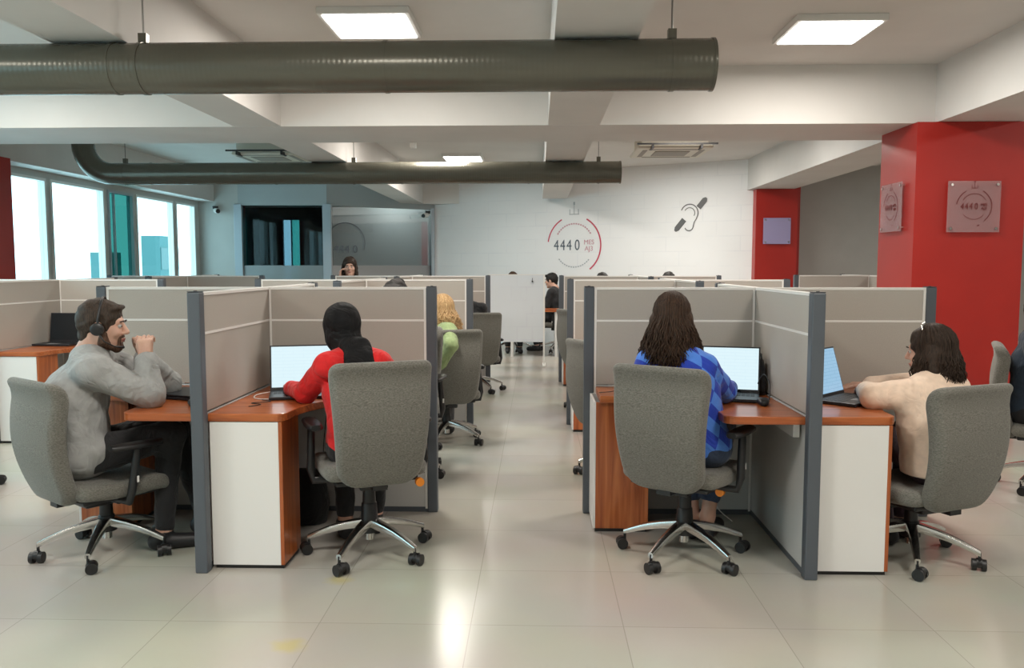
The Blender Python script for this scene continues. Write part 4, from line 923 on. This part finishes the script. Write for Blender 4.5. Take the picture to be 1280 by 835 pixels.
# ---- white board and far desk
r = thing('presentation_board', 'white board with faint printed dashes standing at the end of the aisle', 'board', (-.29, 11.9, 0), R(0))
MB().box(-.40, .375, -.012, .012, .35, 1.315).build('board_panel', 'board', r); MB().box(.375, .40, -.018, .018, .02, 1.32).box(-.415, -.40, -.018, .018, .02, 1.32).box(-.40, .375, -.016, .016, 1.31, 1.322).build('board_frame', 'alu', r)
for sx in (-.4, .39): MB().box(sx-.02, sx+.02, -.12, .22, 0, .025).build('foot', 'alu', r, bevel=.004)
MB().cyl((.22, -.014, 1.22), (.22, -.05, 1.22), .012).cyl((.22, -.02, 1.22), (.22, -.02, 1.27), .003).build('hook', 'black', r)
r = thing('desk', 'far desk with red brown top, beside the man in black', 'desk', (.10, 13.35, 0))
MB().box(-.55, .5, -.25, .25, .715, .75).build('worktop', 'wood_x', r, bevel=.003)
for sx in (-.5, .2): MB().box(sx-.02, sx+.02, -.22, .22, 0, .715).build('leg_panel', 'laminate', r)

# ================================================================ wall graphics and plaques
def ring_logo(root, R0, y, big, small, ring, pale, pink, th=.003):
    k = R0
    arc(MB(), k*.955, k*1.0, 62, -53, y, th, 40, taper=False).build('ring_arc', ring, root); arc(MB(), k*.96, k*1.0, 118, 172, y, th, 30).build('ring_arc', ring, root)
    m_ = MB()
    for a in range(32, 150, 7): arc(m_, k*.70, k*.745, a, a+4.5, y, th, 2)
    m_.build('ring_lettering', pink if pink else pale, root)
    m_ = MB()
    for a in range(218, 322, 7): arc(m_, k*.70, k*.735, a, a+4.5, y, th, 2)
    m_.build('ring_lettering', pale, root)
    for ch_, u_ in (('4', -.66), ('4', -.42), ('4', -.18), ('0', .12)): text(ch_, k*.50, big, root, (k*u_, y-.001, 0), 'digit', sx=.80)
    text('MES', k*.22, pink, root, (k*.55, y-.001, k*.10), 'small_lettering', sx=1.0); text('AJ3', k*.22, small, root, (k*.55, y-.001, -k*.11), 'small_lettering', sx=1.0)
    MB().box(-k*.18, k*.18, y-th, y, k*1.02, k*1.045).box(-k*.008, k*.008, y-th, y, k*1.04, k*1.34).box(-k*.028, k*.028, y-th, y, k*1.34, k*1.44).box(-k*.17, -k*.15, y-th, y, k*1.045, k*1.2).box(k*.15, k*.17, y-th, y, k*1.045, k*1.2).build('stopwatch_button', pale, root)
    MB().loft([[(k*.27+x*1.3, y, -k*1.06+z+.4*x) for x, z in rrect(k*.045, k*.034, 4)], [(k*.27+x*1.3, y-th, -k*1.06+z+.4*x) for x, z in rrect(k*.045, k*.034, 4)]]).build('dot', big, root)
def px_on_wall(px):
    s_ = R(1.745); a = (px-640)/1036.3; dx, dy = math.cos(s_)*a-math.sin(s_), math.sin(s_)*a+math.cos(s_)
    d = wd.normalized(); det = dx*(-d.y)+d.x*dy; t = (B.x*(-d.y)+d.x*B.y)/det; return ((dx*t-B.x)*d.x+(dy*t-B.y)*d.y)
LOGO_U, EAR_U = 3.03, 5.13
p = on_wall(LOGO_U, .004); r = thing('wall_logo', 'red and grey stopwatch logo with 444 0 on the white wall', 'wall logo', (p.x, p.y, 1.80), wang)
ring_logo(r, .53, 0, 'logo_grey', 'logo_pink', 'logo_red', 'logo_pale', 'logo_pink')
p = on_wall(EAR_U, .004); r = thing('ear_sign', 'grey hearing sign with an ear between two bars on the white wall', 'sign', (p.x, p.y, 2.26), wang)
e = MB(); arc(e, .135, .152, 160, -20, 0, .003, 30, .0, .04); arc(e, .082, .094, 150, -30, 0, .003, 24, .0, .04); arc(e, .062, .078, 200, 350, 0, .003, 20, -.005, -.175)
e.loft([[(x, 0, z), (x+.017, 0, z), (x+.017, -.003, z), (x, -.003, z)] for x, z in ((.125, -.01), (.105, -.06), (.075, -.105), (.062, -.15), (.056, -.19))]); e.build('ear', 'sign_grey', r)
def bar(cx, cz, l, w_):
    c, s_ = math.cos(R(50)), math.sin(R(50)); pts = [(-l, -w_), (l*.6, -w_), (l, -w_*.4), (l, w_*.4), (l*.6, w_), (-l, w_)]
    return [(cx+c*a-s_*b, cz+s_*a+c*b) for a, b in pts]
for cx, cz, fl in ((.215, .20, 1), (-.165, -.155, -1)):
    q = bar(0, 0, .10 if fl > 0 else .12, .045); q = [(cx+fl*x, cz+fl*z) for x, z in q]; MB().loft([[(x, 0, z) for x, z in q], [(x, -.003, z) for x, z in q]]).build('bar', 'sign_grey', r)
# faint ring on the office glass
gd = (P3-P2).normalized(); gp = P2+gd*.36; r = thing('glass_decal', 'faint grey ring logo on the office glass, left of the standing woman', 'decal', (gp.x-gd.y*-.0, gp.y-.012, 1.86), math.atan2(gd.y, gd.x))
m_ = MB(); arc(m_, .36, .375, -20, 200, 0, .002, 40); m_.build('ring', 'logo_grey', r); text('444 0', .2, 'logo_grey', r, (0, 0, -.12), 'number', .001)
def plaque(label, loc, rz, w_, h_, mm='acrylic', logo=True):
    r = thing('plaque', label, 'plaque', loc, rz, None); MB().box(-w_/2, w_/2, -.032, -.026, -h_/2, h_/2).build('plate', mm, r, bevel=.001)
    for sx in (-1, 1):
        for sz in (-1, 1): MB().cyl((sx*(w_/2-.03), 0, sz*(h_/2-.03)), (sx*(w_/2-.03), -.04, sz*(h_/2-.03)), .011, n=14).build('standoff', 'chrome', r, smooth=True)
    if logo: ring_logo(r, w_*.34, -.0335, 'etched', 'etched', 'etched', 'etched', 'etched', .0015)
    return r
plaque('square clear plaque with 444 0 on the front of the big red pillar', (3.60, 7.05, 1.93), 0, .43, .42)
plaque('square clear plaque seen aslant on the left face of the big red pillar', (3.13, 7.44, 1.95), R(-90), .43, .42)
plaque('small plaque with painted violet reflection on the far red pillar', (3.70, 13.05, 1.98), 0, .42, .40, 'acrylic_reflect', False)
